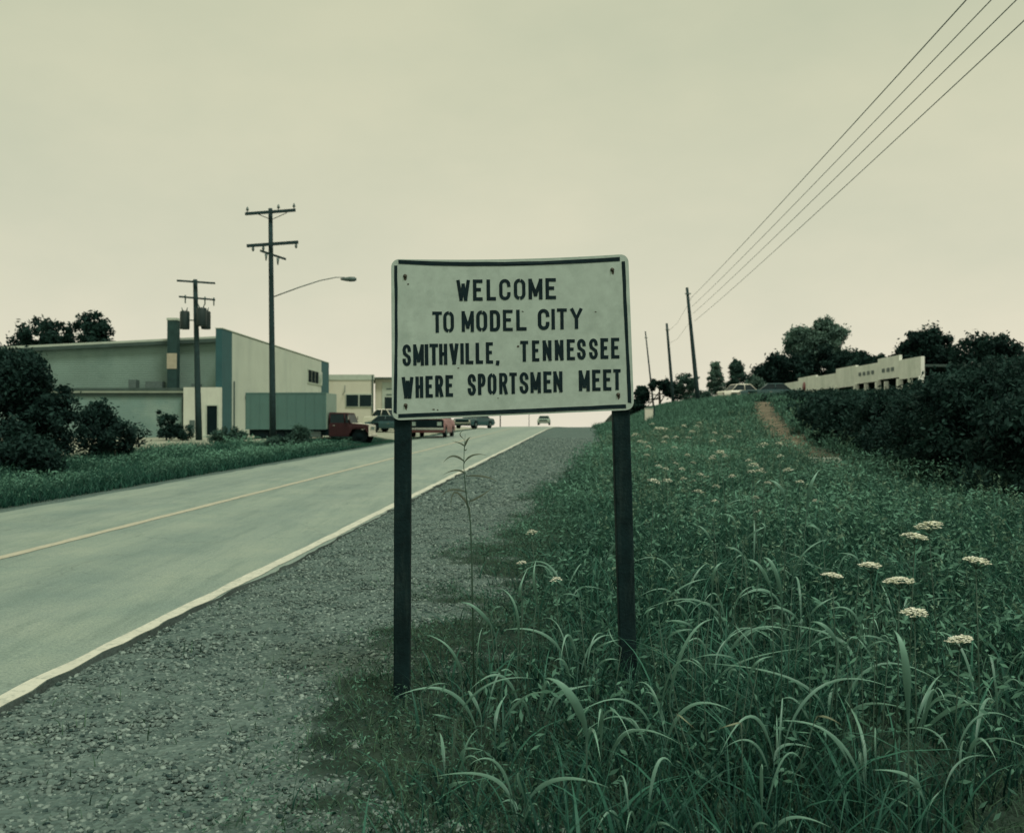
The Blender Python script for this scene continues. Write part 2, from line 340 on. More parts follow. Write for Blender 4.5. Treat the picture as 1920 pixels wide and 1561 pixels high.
V = np.concatenate([np.stack([x1, y1, z1 + .001], 1), np.stack([x2, y2, z1 - .075], 1)]); i = np.arange(n - 1)
props(link('road_edge', np_mesh('road_edge', V, np.stack([i, i + 1, i + 1 + n, i + n], 1)), M_edge), kind='structure')
def line(name, va, vb, m, jit, seed):
    a = va + (vn(us * 2, us * 0, seed) - .5) * jit; b = vb + (vn(us * 2, us * 0, seed + 1) - .5) * jit
    b = np.minimum(b, redge - .004)
    A = np.stack(xy(us, a), 1); B = np.stack(xy(us, b), 1)
    za = prof(us) + .017 + .035 * (1 - ((a - VC) / 3.3) ** 2); zb = prof(us) + .017 + .035 * (1 - ((b - VC) / 3.3) ** 2)
    V = np.concatenate([np.c_[A, za], np.c_[B, zb]])
    props(link(name, np_mesh(name, V, np.stack([i, i + 1, i + 1 + n, i + n], 1)), m), kind='structure')
line('edge_line', VR - .09, VR + .045, M_white, .03, 20)
line('centre_line', VC - .11, VC + .04, M_yel, .025, 24)
props(bpy.data.objects['edge_line'], 'worn white edge line painted along the near side of the road')
props(bpy.data.objects['centre_line'], 'worn cream yellow line down the middle of the road')

# ------------------------------------------------------------------ the welcome sign
ZO = (720, 470)                                      # the sign was measured in a fourfold enlargement
def zp(x, y): return ZO[0] + x / 4.0, ZO[1] + y / 4.0
SD = 5.94
A_, B_, C_ = P(*zp(62, 1270), SD), P(*zp(1875, 1190), SD), P(*zp(55, 60), SD)
sign = empty('welcome_sign', (P(960, 798, SD).x, SD + .05, Hs(0, SD)), 'white metal welcome sign with black lettering on two dark wooden posts', 'sign')
def sp(x, y, off=0.):
    "enlargement pixel -> local point on the sign's face; the sheet is bent slightly: its middle stands a little back"
    q = P(*zp(x, y), SD); s_ = ((x - 960) / 900.)
    q = q + Vector((0, .012 * (1 - s_ * s_) - off, 0)); return q - sign.location
def rounded(x0, y0, x1, y1, x2, y2, x3, y3, r):
    c_ = [Vector((x0, y0)), Vector((x1, y1)), Vector((x2, y2)), Vector((x3, y3))]; pts = []
    for k_ in range(4):
        p = c_[k_]; a = (c_[k_ - 1] - p).normalized(); b = (c_[(k_ + 1) % 4] - p).normalized()
        for j in range(7):
            t = j / 6.; s1 = p + a * r; s2 = p + b * r
            pts.append(s1 * (1 - t) ** 2 + p * 2 * t * (1 - t) + s2 * t * t)
    return pts
def sheet(parent, name, pts, o0, o1, m, bevel=0):
    b = MB(); n_ = len(pts); vv = [sp(p[0], p[1], o1) for p in pts] + [sp(p[0], p[1], o0) for p in pts]
    b.add(vv, [tuple(range(n_)), tuple(range(2 * n_ - 1, n_ - 1, -1))] + [((j + 1) % n_, j, n_ + j, n_ + (j + 1) % n_) for j in range(n_)])
    return b.obj(name, m, parent)
def strip_poly(xa, ya, xb, yb, nn=12):
    return [(xa + (xb - xa) * t_ / nn, ya + (yb - ya) * t_ / nn) for t_ in range(nn + 1)]
# panel as a grid so that it can bend; its top edge dips in the middle
def panel():
    NX, NY = 48, 30; V_ = []; F_ = []
    cor = [Vector((53, 62)), Vector((1832, 24)), Vector((1876, 1192)), Vector((60, 1272))]
    def pt(s_, t_):
        top = cor[0].lerp(cor[1], s_) + Vector((0, 18 * 4 * s_ * (1 - s_))); bot = cor[3].lerp(cor[2], s_); return top.lerp(bot, t_)
    Wp, Hp, rr = 1790., 1190., 62.
    for off in (0., -.004):
        for j in range(NY + 1):
            for i_ in range(NX + 1):
                s_, t_ = i_ / NX, j / NY
                s_ = .5 - .5 * math.cos(math.pi * s_); t_ = .5 - .5 * math.cos(math.pi * t_)
                xq, yq = s_ * Wp, t_ * Hp
                cx_ = min(max(xq, rr), Wp - rr); cy_ = min(max(yq, rr), Hp - rr)
                dx, dy = xq - cx_, yq - cy_
                if dx and dy:                      # pull the corner squares into round corners
                    mxx = max(abs(dx), abs(dy)); L_ = math.hypot(dx, dy); dx *= mxx / L_; dy *= mxx / L_
                p = pt((cx_ + dx) / Wp, (cy_ + dy) / Hp); V_.append(sp(p.x, p.y, off))
    n1 = (NX + 1) * (NY + 1)
    for j in range(NY):
        for i_ in range(NX):
            a = j * (NX + 1) + i_; F_.append((a, a + NX + 1, a + NX + 2, a + 1)); a += n1; F_.append((a, a + 1, a + NX + 2, a + NX + 1))
    rim = [i_ for i_ in range(NX + 1)] + [(j + 1) * (NX + 1) - 1 for j in range(1, NY + 1)] + [NY * (NX + 1) + i_ for i_ in range(NX - 1, -1, -1)] + [j * (NX + 1) for j in range(NY - 1, 0, -1)]
    for a, b in zip(rim, rim[1:] + rim[:1]): F_.append((a, b, b + n1, a + n1))
    bb = MB(); bb.add(V_, F_, False); return bb.obj('sign_panel', M_panel, sign)
panel()
def wob(pts, a=1.6):
    return [(p[0] + random.uniform(-a, a), p[1] + random.uniform(-a, a)) for p in pts]
def border(top, bot): sheet(sign, 'border_stripe', wob(top + bot[::-1]), 0.0006, .002, M_black)
def q3(a, b, c, nn=12):
    return [tuple(Vector(a) * (1 - t) * (1 - 2 * t) + Vector(b) * 4 * t * (1 - t) + Vector(c) * t * (2 * t - 1)) for t in [k_ / nn for k_ in range(nn + 1)]]
border(q3((108, 70), (900, 82), (1770, 48)), q3((108, 99), (900, 112), (1770, 76)))
border(q3((108, 1223), (960, 1188), (1814, 1150)), q3((108, 1252), (960, 1218), (1818, 1180)))
border(q3((77, 112), (80, 650), (72, 1212)), q3((100, 112), (102, 650), (97, 1222)))
border(q3((1782, 82), (1806, 600), (1830, 1138)), q3((1808, 78), (1830, 600), (1856, 1142)))

# stroke letters: list of strokes in a 1 x 1 box, y down
def arc(cx_, cy_, rx, ry, a0, a1, nn=9): return [(cx_ + rx * math.cos(R(a0 + (a1 - a0) * k_ / nn)), cy_ + ry * math.sin(R(a0 + (a1 - a0) * k_ / nn))) for k_ in range(nn + 1)]
G = {
 'W': [[(0, 0), (.27, 1)], [(.27, 1), (.5, .2)], [(.5, .2), (.73, 1)], [(.73, 1), (1, 0)]], 'E': [[(1, 0), (0, 0), (0, 1), (1, 1)], [(0, .47), (.75, .47)]],
 'L': [[(0, 0), (0, 1), (1, 1)]], 'T': [[(0, 0), (1, 0)], [(.5, 0), (.5, 1)]], 'I': [[(.5, 0), (.5, 1)]],
 'C': [[(1, .27)] + arc(.5, .24, .5, .24, 0, -180)[1:] + arc(.5, .76, .5, .24, 180, 0) + [(1, .72)]],
 'O': [arc(.5, .25, .5, .25, -84, -180, 6) + arc(.5, .75, .5, .25, 180, 96, 6), arc(.5, .25, .5, .25, -84, 0, 6)[:0] + arc(.5, .25, .5, .25, -78, 0, 6) + arc(.5, .75, .5, .25, 0, 84, 6)],
 'M': [[(0, 1), (0, 0)], [(.02, .04), (.5, .82)], [(.5, .82), (.98, .04)], [(1, 0), (1, 1)]], 'D': [[(0, .0), (0, 1)], [(.16, 0), (.5, 0)] + arc(.5, .25, .5, .25, -90, 0, 6)[1:] + arc(.5, .75, .5, .25, 0, 90, 6) + [(.16, 1)]],
 'Y': [[(0, 0), (.5, .5), (1, 0)], [(.5, .5), (.5, 1)]], 'V': [[(0, 0), (.5, 1)], [(.5, 1), (1, 0)]], 'H': [[(0, 0), (0, 1)], [(1, 0), (1, 1)], [(0, .48), (1, .48)]],
 'S': [[(1, .24)] + arc(.5, .23, .5, .23, 0, -180, 10)[1:] + [(.12, .42), (.88, .60)] + arc(.5, .77, .5, .23, 0, 180, 10) + [(0, .76)]],
 'N': [[(0, 1), (0, 0)], [(0, .02), (1, .98)], [(1, 1), (1, 0)]], 'R': [[(0, 0), (0, 1)], [(.12, 0), (.6, 0)] + arc(.6, .24, .4, .24, -90, 90, 8)[1:] + [(.12, .48)], [(.55, .48), (1, 1)]],
 'P': [[(0, 0), (0, 1)], [(.12, 0), (.55, 0)] + arc(.55, .27, .45, .27, -90, 90, 8)[1:] + [(.12, .54)]], ',': [[(.6, 0), (.6, .4), (.1, 1)]],
}
def ribbon(pts, h):
    "outline of a polyline of half width h, mitred"
    pts = [Vector(p) for p in pts]; Lf, Rt = [], []
    for k_, p in enumerate(pts):
        d0 = (p - pts[k_ - 1]).normalized() if k_ else None; d1 = (pts[k_ + 1] - p).normalized() if k_ < len(pts) - 1 else None
        if d0 is None: nrm = Vector((-d1.y, d1.x)); s_ = 1
        elif d1 is None: nrm = Vector((-d0.y, d0.x)); s_ = 1
        else:
            nrm = Vector((-d0.y, d0.x)) + Vector((-d1.y, d1.x))
            if nrm.length < .2: nrm = Vector((-d0.y, d0.x))
            nrm.normalize(); s_ = min(1 / max(.3, nrm.dot(Vector((-d0.y, d0.x)))), 2.0)
        Lf.append(p + nrm * h * s_); Rt.append(p - nrm * h * s_)
    return Lf, Rt
LH = 12.6
def letter(ch, x0, x1, yb, hgt, lean):
    bb = MB(); lh = LH * random.uniform(.94, 1.06); xa, xb_ = x0 + lh, x1 - lh
    if ch == 'I': xa = xb_ = (x0 + x1) / 2
    ya, yb2 = yb - hgt + lh, yb - lh
    for si, st in enumerate(G[ch]):
        pts = []
        for (a, b) in st:
            xq = xa + (xb_ - xa) * a; yq = ya + (yb2 - ya) * b
            pts.append(Vector((xq - lean * (yq - yb), yq)))
        # square stroke ends, run on by the half width
        if ch not in 'OS' or True:
            d_ = (pts[0] - pts[1]).normalized(); e_ = (pts[-1] - pts[-2]).normalized(); k_ = lh * (0 if ch in 'O' else .85)
            pts = [pts[0] + d_ * k_] + pts[1:-1] + [pts[-1] + e_ * k_]
        Lf, Rt = ribbon(pts, lh); o = .0022 + si * .0004; n_ = len(pts)
        vv = [sp(p.x, p.y, o) for p in Lf] + [sp(p.x, p.y, o) for p in Rt] + [sp(p.x, p.y, .0003) for p in Lf] + [sp(p.x, p.y, .0003) for p in Rt]
        ff = []
        for k_ in range(n_ - 1):
            ff += [(k_, k_ + 1, n_ + k_ + 1, n_ + k_), (2 * n_ + k_, 2 * n_ + k_ + 1, k_ + 1, k_), (n_ + k_, n_ + k_ + 1, 3 * n_ + k_ + 1, 3 * n_ + k_)]
        ff += [(0, n_, 3 * n_, 2 * n_), (n_ - 1, 3 * n_ - 1, 4 * n_ - 1, 2 * n_ - 1)]
        bb.add(vv, ff)
    me_ = bpy.data.meshes.new('letter'); me_.from_pydata(bb.v, [], bb.f); me_.update()
    return link('letter', me_, M_black, sign)
LINES = [
 ('WELCOME', [(545, 645), (668, 742), (770, 842), (865, 950), (975, 1062), (1085, 1190), (1213, 1293)], (545, 377), (1293, 361), 160, 158),
 ('TOMODELCITY', [(362, 437), (445, 525), (583, 675), (692, 775), (795, 872), (893, 968), (993, 1072), (1155, 1242), (1258, 1283), (1298, 1375), (1400, 1490)], (362, 616), (1490, 585), 160, 158),
 ('SMITHVILLE', [(140, 203), (220, 300), (309, 331), (341, 408), (414, 475), (492, 560), (575, 597), (612, 672), (688, 745), (765, 820)], (140, 865), (820, 844), 162, 160),
 ('TENNESSEE', [(1022, 1085), (1112, 1168), (1192, 1258), (1283, 1348), (1373, 1435), (1450, 1515), (1540, 1605), (1625, 1685), (1705, 1768)], (1022, 833), (1768, 806), 158, 155),
 ('WHERE', [(135, 222), (237, 295), (312, 368), (385, 445), (462, 520)], (135, 1110), (520, 1092), 164, 162),
 ('SPORTSMEN', [(628, 690), (705, 763), (778, 845), (865, 928), (940, 1000), (1018, 1085), (1100, 1178), (1197, 1260), (1272, 1340)], (628, 1086), (1340, 1060), 162, 160),
 ('MEET', [(1463, 1545), (1563, 1627), (1645, 1708), (1720, 1778)], (1463, 1055), (1778, 1044), 160, 158)]
for word, xs, (xa, ya), (xb_, yb_), h0, h1 in LINES:
    for ch, (x0, x1) in zip(word, xs):
        t = ((x0 + x1) / 2 - xa) / (xb_ - xa); letter(ch, x0, x1, ya + (yb_ - ya) * t, h0 + (h1 - h0) * t, -.012)
o = letter(',', 838, 868, 860, 40, 0)
for bx, by in ((158, 190), (1712, 142), (1757, 1078), (162, 1158)):
    q = sp(bx, by, 0); b = MB(); b.tube([q + Vector((0, .001, 0)), q + Vector((0, -.004, 0))], .012, 10); b.tube([q + Vector((0, -.004, 0)), q + Vector((0, -.011, 0))], .0065, 6); b.obj('bolt', M_rust, sign)
    rp_ = [(bx + random.uniform(6, 14) * math.cos(a) + (3 if 1 else 0), by + 16 + random.uniform(14, 26) * math.sin(a)) for a in [k_ * math.pi / 5 for k_ in range(10)]]
    sheet(sign, 'rust_stain', rp_, .0003, .0008, M_rust)
for sx_, sy_, rr_ in ((1005, 715, 13), (855, 1105, 9), (372, 1190, 10), (400, 1194, 9), (1590, 458, 8), (555, 880, 10), (1040, 455, 9), (180, 250, 9)):
    sheet(sign, 'scuff_mark', [(sx_ + rr_ * random.uniform(.5, 1.4) * math.cos(a), sy_ + rr_ * random.uniform(.2, .8) * math.sin(a)) for a in [k_ * math.pi / 4 for k_ in range(8)]], .0003, .0008, M_rust)
# posts: four-inch timbers behind the panel
def timber(pxt, pyt, pxb, pyb, half):
    top = P(pxt, pyt, SD + .07); bot = P(pxb, pyb, SD + .07); bot = top + (bot - top) * ((top.z - Hs(bot.x, SD) + .25) / (top.z - bot.z))
    rings = []; n_ = 14
    for k_ in range(n_ + 1):
        c0 = top.lerp(bot, k_ / n_) - sign.location; h = half * random.uniform(.975, 1.02)
        rings.append([(c0.x + a * h, c0.y + b * h * .95, c0.z) for a, b in ((-1, -.86), (-.86, -1), (.86, -1), (1, -.86), (1, .86), (.86, 1), (-.86, 1), (-1, .86))])
    b = MB(); b.loft(rings); return b.obj('post', M_post, sign)
timber(757, 520, 754, 1290, .0485)
timber(1156, 510, 1178, 1275, .0505)

# ------------------------------------------------------------------ utility poles on the left
def pole_mesh(top, base, r0, r1, o0):
    b = MB(); pts = [top.lerp(base, t) - o0 for t in (0, .25, .5, .75, 1)]; b.tube(pts, [r0 + (r1 - r0) * t for t in (0, .25, .5, .75, 1)], 10); return b
def insulator(parent, p):
    b = MB(); b.tube([p, p + Vector((0, 0, .1))], .025, 6); b.tube([p + Vector((0, 0, .1)), p + Vector((0, 0, .17)), p + Vector((0, 0, .27))], [.075, .06, .03], 8); b.obj('insulator', M_metal, parent)
D1 = 48.
base = P(512, 825, D1); base.z = Hs(base.x, D1) - .1
lp = empty('utility_pole', base, 'tall dark utility pole with two crossarms and a street lamp on a long arm', 'utility pole')
top = P(507, 391, D1); pole_mesh(top, base, .10, .16, base).obj('pole', M_pole, lp)
def arm(parent, px0, py0, px1, py1, d, d1, h, name='crossarm'):
    a = P(px0, py0, d) - parent.location; b_ = P(px1, py1, d1) - parent.location; u_ = Vector((0, 0, h)); t_ = Vector((0, -.06, 0))
    b = MB(); b.loft([[a + t_ - u_, a - t_ - u_, a - t_ + u_, a + t_ + u_], [b_ + t_ - u_, b_ - t_ - u_, b_ - t_ + u_, b_ + t_ + u_]]); b.obj(name, M_pole, parent); return a, b_
a, b_ = arm(lp, 460, 401, 554, 394, D1 - .25, D1 - .25, .065)
for t in (.04, .66, .97): insulator(lp, a.lerp(b_, t) + Vector((0, 0, .06)))
a, b_ = arm(lp, 463, 461, 559, 454, D1 - .25, D1 - .25, .07)
for t in (.12, .32, .96):
    q = a.lerp(b_, t); b = MB(); b.tube([q, q - Vector((0, 0, .18)), q - Vector((0, 0, .28))], [.03, .07, .04], 8); b.obj('insulator', M_metal, lp)
arm(lp, 488, 470, 536, 486, D1 - .22, D1 - .9, .05)
for q0 in ((499, 476), (521, 484)):
    q = P(*q0, D1 - .4) - base; b = MB(); b.tube([q, q - Vector((0, 0, .32))], [.07, .03], 8); b.obj('insulator', M_metal, lp)
for s_, ex in ((-1, 478), (1, 538)):
    b = MB(); b.tube([P(509, 412, D1 - .15) - base, P(ex, 399, D1 - .2) - base], .02, 5); b.obj('brace', M_pole, lp)
b = MB(); b.tube([P(514, 556, D1) - base, P(560, 539, D1) - base, P(600, 526, D1) - base, P(630, 520, D1) - base, P(646, 520, D1) - base], [.03, .028, .025, .022, .022], 6); lam = b.obj('lamp_arm', M_metal, lp)
q = P(655, 523, D1) - base
b = MB(); b.loft([[(q.x + dx, q.y + rw * math.cos(t), q.z + rh * math.sin(t) - (.02 if math.sin(t) < 0 else 0)) for t in [k_ * math.pi / 5 for k_ in range(10)]] for dx, rw, rh in ((-.42, .03, .03), (-.2, .09, .08), (.05, .15, .11), (.25, .14, .10), (.34, .05, .05))], sm=True)
b.obj('lamp_head', M_metal, lp)

D2 = 57.
base = P(373, 835, D2); base.z = Hs(base.x, D2) - .1
tp = empty('utility_pole', base, 'utility pole with three dark transformer cans in front of the warehouse', 'utility pole')
pole_mesh(P(366, 524, D2), base, .12, .19, base).obj('pole', M_pole, tp)
a, b_ = arm(tp, 332, 526, 403, 531, D2 - .25, D2 - .25, .05)
a, b_ = arm(tp, 336, 556, 403, 562, D2 - .25, D2 - .25, .045)
for t in (.17, .72, .97):
    q = a.lerp(b_, t); b = MB(); b.tube([q + Vector((0, 0, .12)), q - Vector((0, 0, .35))], [.05, .03], 8); b.obj('cutout_fuse', M_metal, tp)
for px_, py_, d_, w_ in ((346.5, 600, D2 - .1, .27), (378, 594, D2 - .3, .29), (386, 600, D2 + .35, .27)):
    q = P(px_, py_, d_) - base
    b = MB(); b.tube([q + Vector((0, 0, -.52)), q + Vector((0, 0, -.48)), q + Vector((0, 0, .44)), q + Vector((0, 0, .50)), q + Vector((0, 0, .53))], [w_ * .93, w_, w_, w_ * .9, w_ * .5], 16)
    can = b.obj('transformer', M_darkmetal, tp)
    for s_ in (-.12, .1):
        b = MB(); b.tube([q + Vector((s_, 0, .5)), q + Vector((s_ * 1.5, 0, .72))], [.045, .02], 8); b.obj('bushing', M_metal, can)
    b = MB(); b.tube([q, Vector((P(370, py_, D2).x - base.x, 0, q.z))], .04, 6); b.obj('bracket', M_metal, tp)

# ------------------------------------------------------------------ right-hand poles and their wires
RP = []
for k_, (tx_, ty_, bx_, by_, d_, r0, r1, lb) in enumerate(((1288, 539, 1310, 757, 86, .12, .21, 'nearest and tallest leaning pole on the grassy bank right of the sign'),
        (1250, 606, 1263, 755, 125, .14, .22, 'middle one of the three leaning poles on the bank'),
        (1210, 621, 1226, 765, 168, .10, .17, 'farthest thin leaning pole beside the edge of the sign'))):
    bs = P(bx_, by_, d_); bs.z = min(bs.z, Hs(bs.x, d_)) - .3
    o = empty('utility_pole', bs, lb, 'utility pole', 'poles leaning along the bank')
    pole_mesh(P(tx_, ty_, d_), bs, r0, r1, bs).obj('pole', M_pole, o)
    b = MB(); q = P(tx_ + 1.2, ty_ + 12, d_) - bs; b.box(q.x - .25, q.x + .25, q.y - .2, q.y - .1, q.z - .05, q.z + .05); b.obj('wire_bracket', M_metal, o); RP.append((bs, P(tx_, ty_, d_)))
# one more pole of the line stands beside the camera, outside the picture
wires = (((1294, 560), (1690, 150), .011), ((1297, 575), (1705, 176), .009), ((1299, 588), (1711, 208), .009), ((1302, 602), (1714, 246), .009))
wn = ('topmost and thickest of the four power wires rising to the upper right', 'second wire from the top rising to the upper right', 'third wire from the top rising to the upper right', 'lowest of the four power wires rising to the upper right')
for k_, ((ax, ay), (bx, by), r_) in enumerate(wires):
    p0 = P(ax, ay, 86); p1 = P(bx, by, 21); d_ = p1 - p0; p2 = p1 + d_ * .36; p2.z += .45; pts = []
    for t in [j / 30 for j in range(31)]:
        q = p0.lerp(p2, t); q.z -= .55 * 4 * t * (1 - t) * .35; pts.append(q)
    o0 = pts[0].copy(); b = MB(); b.tube([q - o0 for q in pts], [r_ * (1.4 - .4 * t / 30) for t in range(31)], 5)
    o = b.obj('power_wire', M_wire); o.location = o0; props(o, wn[k_], 'wire', 'power wires over the bank')
for k_, (ya, yb_) in enumerate(((560, 622), (600, 645))):
    b = MB(); p0 = P(1296, ya, 86); p1 = P(1252, yb_, 125); b.tube([Vector((0, 0, 0)), (p1 - p0) * .5 - Vector((0, 0, .5)), p1 - p0], .012, 5); o = b.obj('power_wire', M_wire); o.location = p0
    props(o, ('upper', 'lower')[k_] + ' faint wire between the nearest and the middle leaning pole', 'wire', 'power wires over the bank')

# ------------------------------------------------------------------ warehouse
ZB = .5
WX, WY = P(416, 798, 62.5).x, 62.5
wh = empty('warehouse', (WX, WY, ZB), 'pale warehouse with teal corner strips and a high parapet beside the road', 'warehouse', rz=R(89.42))
FL = 34.6; FT = 7.75 - ZB
def wbox(parent, name, m, a0, a1, b0, b1, z0, z1, bevel=0): b = MB(); b.box(a0, a1, b0, b1, z0 - ZB, z1 - ZB); return b.obj(name, m, parent, bevel)
b = MB(); b.box(2.15, FL - 3.6, .01, .38, 0, FT - .02); fw = b.obj('front_wall', M_cream, wh)
wbox(wh, 'corner_strip', M_teal, 0, 2.15, 0, .40, ZB, 7.78)
wbox(wh, 'corner_strip', M_teal, FL - 3.6, FL, 0, .40, ZB, 7.76)
b = MB(); b.poly([(3.5, .4, 0), (3.5, 24, 0), (3.5, 24, 6.35 - ZB), (3.5, .4, 7.5 - ZB)], (.3, 0, 0)); b.obj('end_wall', M_side, wh)
wbox(wh, 'rear_wall', M_side, 3.5, FL, 23.7, 24, ZB, 6.3)
wbox(wh, 'far_wall', M_side, FL - .3, FL, .4, 23.7, ZB, 6.3)
b = MB(); b.poly([(3.2, .4, 7.5 - ZB), (3.2, 24.3, 6.33 - ZB), (3.2, 24.3, 6.5 - ZB), (3.2, .4, 7.64 - ZB)], (FL - 3.2, 0, 0)); rf = b.obj('roof', M_trim, wh)
b = MB(); b.poly([(3.14, .4, 7.26 - ZB), (3.14, 24.3, 6.12 - ZB), (3.14, 24.3, 6.34 - ZB), (3.14, .4, 7.50 - ZB)], (.2, 0, 0)); b.obj('fascia', M_roof, wh)
wbox(wh, 'downpipe', M_trim, 3.36, 3.46, 1.25, 1.37, 4.2, 7.1)
# annex in front of the end wall
wbox(wh, 'annex_wall', M_annex, .3, .5, 1.9, 24, ZB, 3.75)
wbox(wh, 'annex_roof', M_roof, .05, 3.5, 1.36, 24.2, 3.90, 4.08)
wbox(wh, 'annex_fascia', M_trim, .10, .3, 1.36, 24.1, 3.78, 3.90)
wbox(wh, 'annex_fascia', M_roof, .20, .3, 1.40, 24.0, 3.55, 3.775)
wbox(wh, 'downpipe', M_roof, .12, .24, 2.42, 2.56, .6, 3.56)
blk = wbox(wh, 'entrance_block', M_whitewall, -.35, -.005, -.01, 2.3, ZB, 4.10)
wbox(wh, 'entrance_block', M_whitewall, -.005, 3.4, .41, 2.3, ZB, 4.09)
def px_to_b(px_, Yd): return WX - P(px_, 798, Yd).x
b0, b1 = px_to_b(407.5, WY - .35), px_to_b(388, WY - .35)
wbox(wh, 'doorway', M_dark, -.362, -.34, b0, b1, 1.15, 2.95)
wbox(wh, 'door_frame', M_trim, -.40, -.355, b1, b1 + .07, 1.1, 3.02); wbox(wh, 'door_frame', M_trim, -.40, -.355, b0 - .07, b0, 1.1, 3.02); wbox(wh, 'door_frame', M_trim, -.40, -.355, b0, b1, 2.95, 3.02)
wbox(wh, 'meter_box', M_metal, -.5, -.352, px_to_b(368.5, WY), px_to_b(360, WY), 1.25, 2.05)
wbox(wh, 'step', M_trim, -.9, -.36, b0 - .2, b1 + .2, ZB, 1.1)
# high window in the front wall
def fa(px_): 
    t = (px_ - CX) / FPX; return (WX - t * WY) / (t * math.cos(R(.58)) - math.sin(R(.58)))
wa0, wa1 = fa(576), fa(603)
wn_ = wbox(wh, 'window', M_trim, wa0, wa1, -.06, -.004, 5.45, 6.72)
for k_ in range(4):
    s0 = wa0 + .18 + k_ * (wa1 - wa0 - .36) / 4; s1 = s0 + (wa1 - wa0 - .36) / 4 - .16
    o = wbox(wn_, 'pane', M_dark if k_ < 3 else M_paleglass, s0, s1, -.075, -.062, 5.56, 6.62)
b0, b1 = fa(461), fa(474)
wbox(wh, 'door_canopy', M_roof, b0 - .2, b1 + .8, -.55, -.003, 3.55, 3.75)
dr = wbox(wh, 'door', M_trim, b0, b1, -.05, -.004, .7, 3.3); wbox(dr, 'pane', M_glass, b0 + .35, b1 - .5, -.062, -.052, 1.9, 3.15)
wbox(wh, 'utility_conduit', M_metal, 2.5, 2.6, -.08, -.003, .6, 4.6)
wbox(wh, 'parapet_cap', M_trim, -.03, FL + .03, -.03, .43, 7.785, 7.84)
# chimney on the annex roof
cb = P(324, 725, 65.)
ch = wbox(wh, 'chimney', M_brick, 65 - WY - .3, 65 - WY + .3, WX - cb.x - .31, WX - cb.x + .31, 4.05, 8.55)
wbox(ch, 'chimney_cap', M_trim, 65 - WY - .34, 65 - WY + .34, WX - cb.x - .35, WX - cb.x + .35, 8.55, 8.70)
wbox(ch, 'pale_patch', M_pinkb, 65 - WY - .325, 65 - WY - .29, WX - cb.x - .32, WX - cb.x + .32, 5.4, 6.4)
for k_, (bb_, w_, h_) in enumerate(((4.6, 1.1, .5), (6.3, .5, .6), (2.2, .5, .35))): wbox(wh, 'roof_vent', M_metal, 2.3, 2.9, bb_, bb_ + w_, 4.08, 4.08 + h_)

# ------------------------------------------------------------------ cream building behind the truck
c2 = P(700, 798, 104.); z2 = 1.2
sb = empty('shop_building', (c2.x, 104, z2), 'low cream building with a wide dark window behind the red truck', 'building', rz=R(-1))
def sbox(parent, name, m, x0, x1, y0, y1, z0, z1): b = MB(); b.box(x0, x1, y0, y1, z0 - z2, z1 - z2); return b.obj(name, m, parent)
def zz_(py_, d=104.): return CAMZ + (HOR - py_) / FPX * d
def xx_(px_, d=104.): return P(px_, 798, d).x - c2.x
sbox(sb, 'front_wall', M_cream2, xx_(560), 0, 0, .3, z2, zz_(712)); sbox(sb, 'parapet', M_trim, xx_(558), .06, -.08, .3, zz_(712), zz_(702))
sbox(sb, 'side_wall', M_cream2, 0.02, 3.8, 1.0, 12, z2, zz_(706)); sbox(sb, 'roof', M_roof, xx_(558), 3.7, .35, 12, zz_(706) - .2, zz_(706) - .05)
sbox(sb, 'downpipe', M_roof, -.14, -.02, -.12, -.02, z2, zz_(703))
wf = sbox(sb, 'window', M_trim, xx_(648), xx_(698), -.1, -.004, zz_(763), zz_(738))
for a, c_ in ((649.5, 672), (674.5, 696.5)): sbox(wf, 'pane', M_glass, xx_(a), xx_(c_), -.13, -.102, zz_(761.5), zz_(740))
nb = sbox(sb, 'notice_board', M_trim, xx_(714), xx_(742), .9, .996, zz_(775), zz_(716))
for py_ in (727, 738): sbox(nb, 'notice', M_metal, xx_(722), xx_(733), .87, .897, zz_(py_ + 2.5), zz_(py_))
sbox(nb, 'pane', M_glass, xx_(719), xx_(740), .87, .897, zz_(770), zz_(744))
b = MB(); q = Vector((xx_(647), -.2, zz_(722) - z2)); b.tube([q, q + Vector((0, 0, -.7)), q + Vector((-.2, -.2, -1))], .04, 6); b.obj('conduit', M_metal, sb)

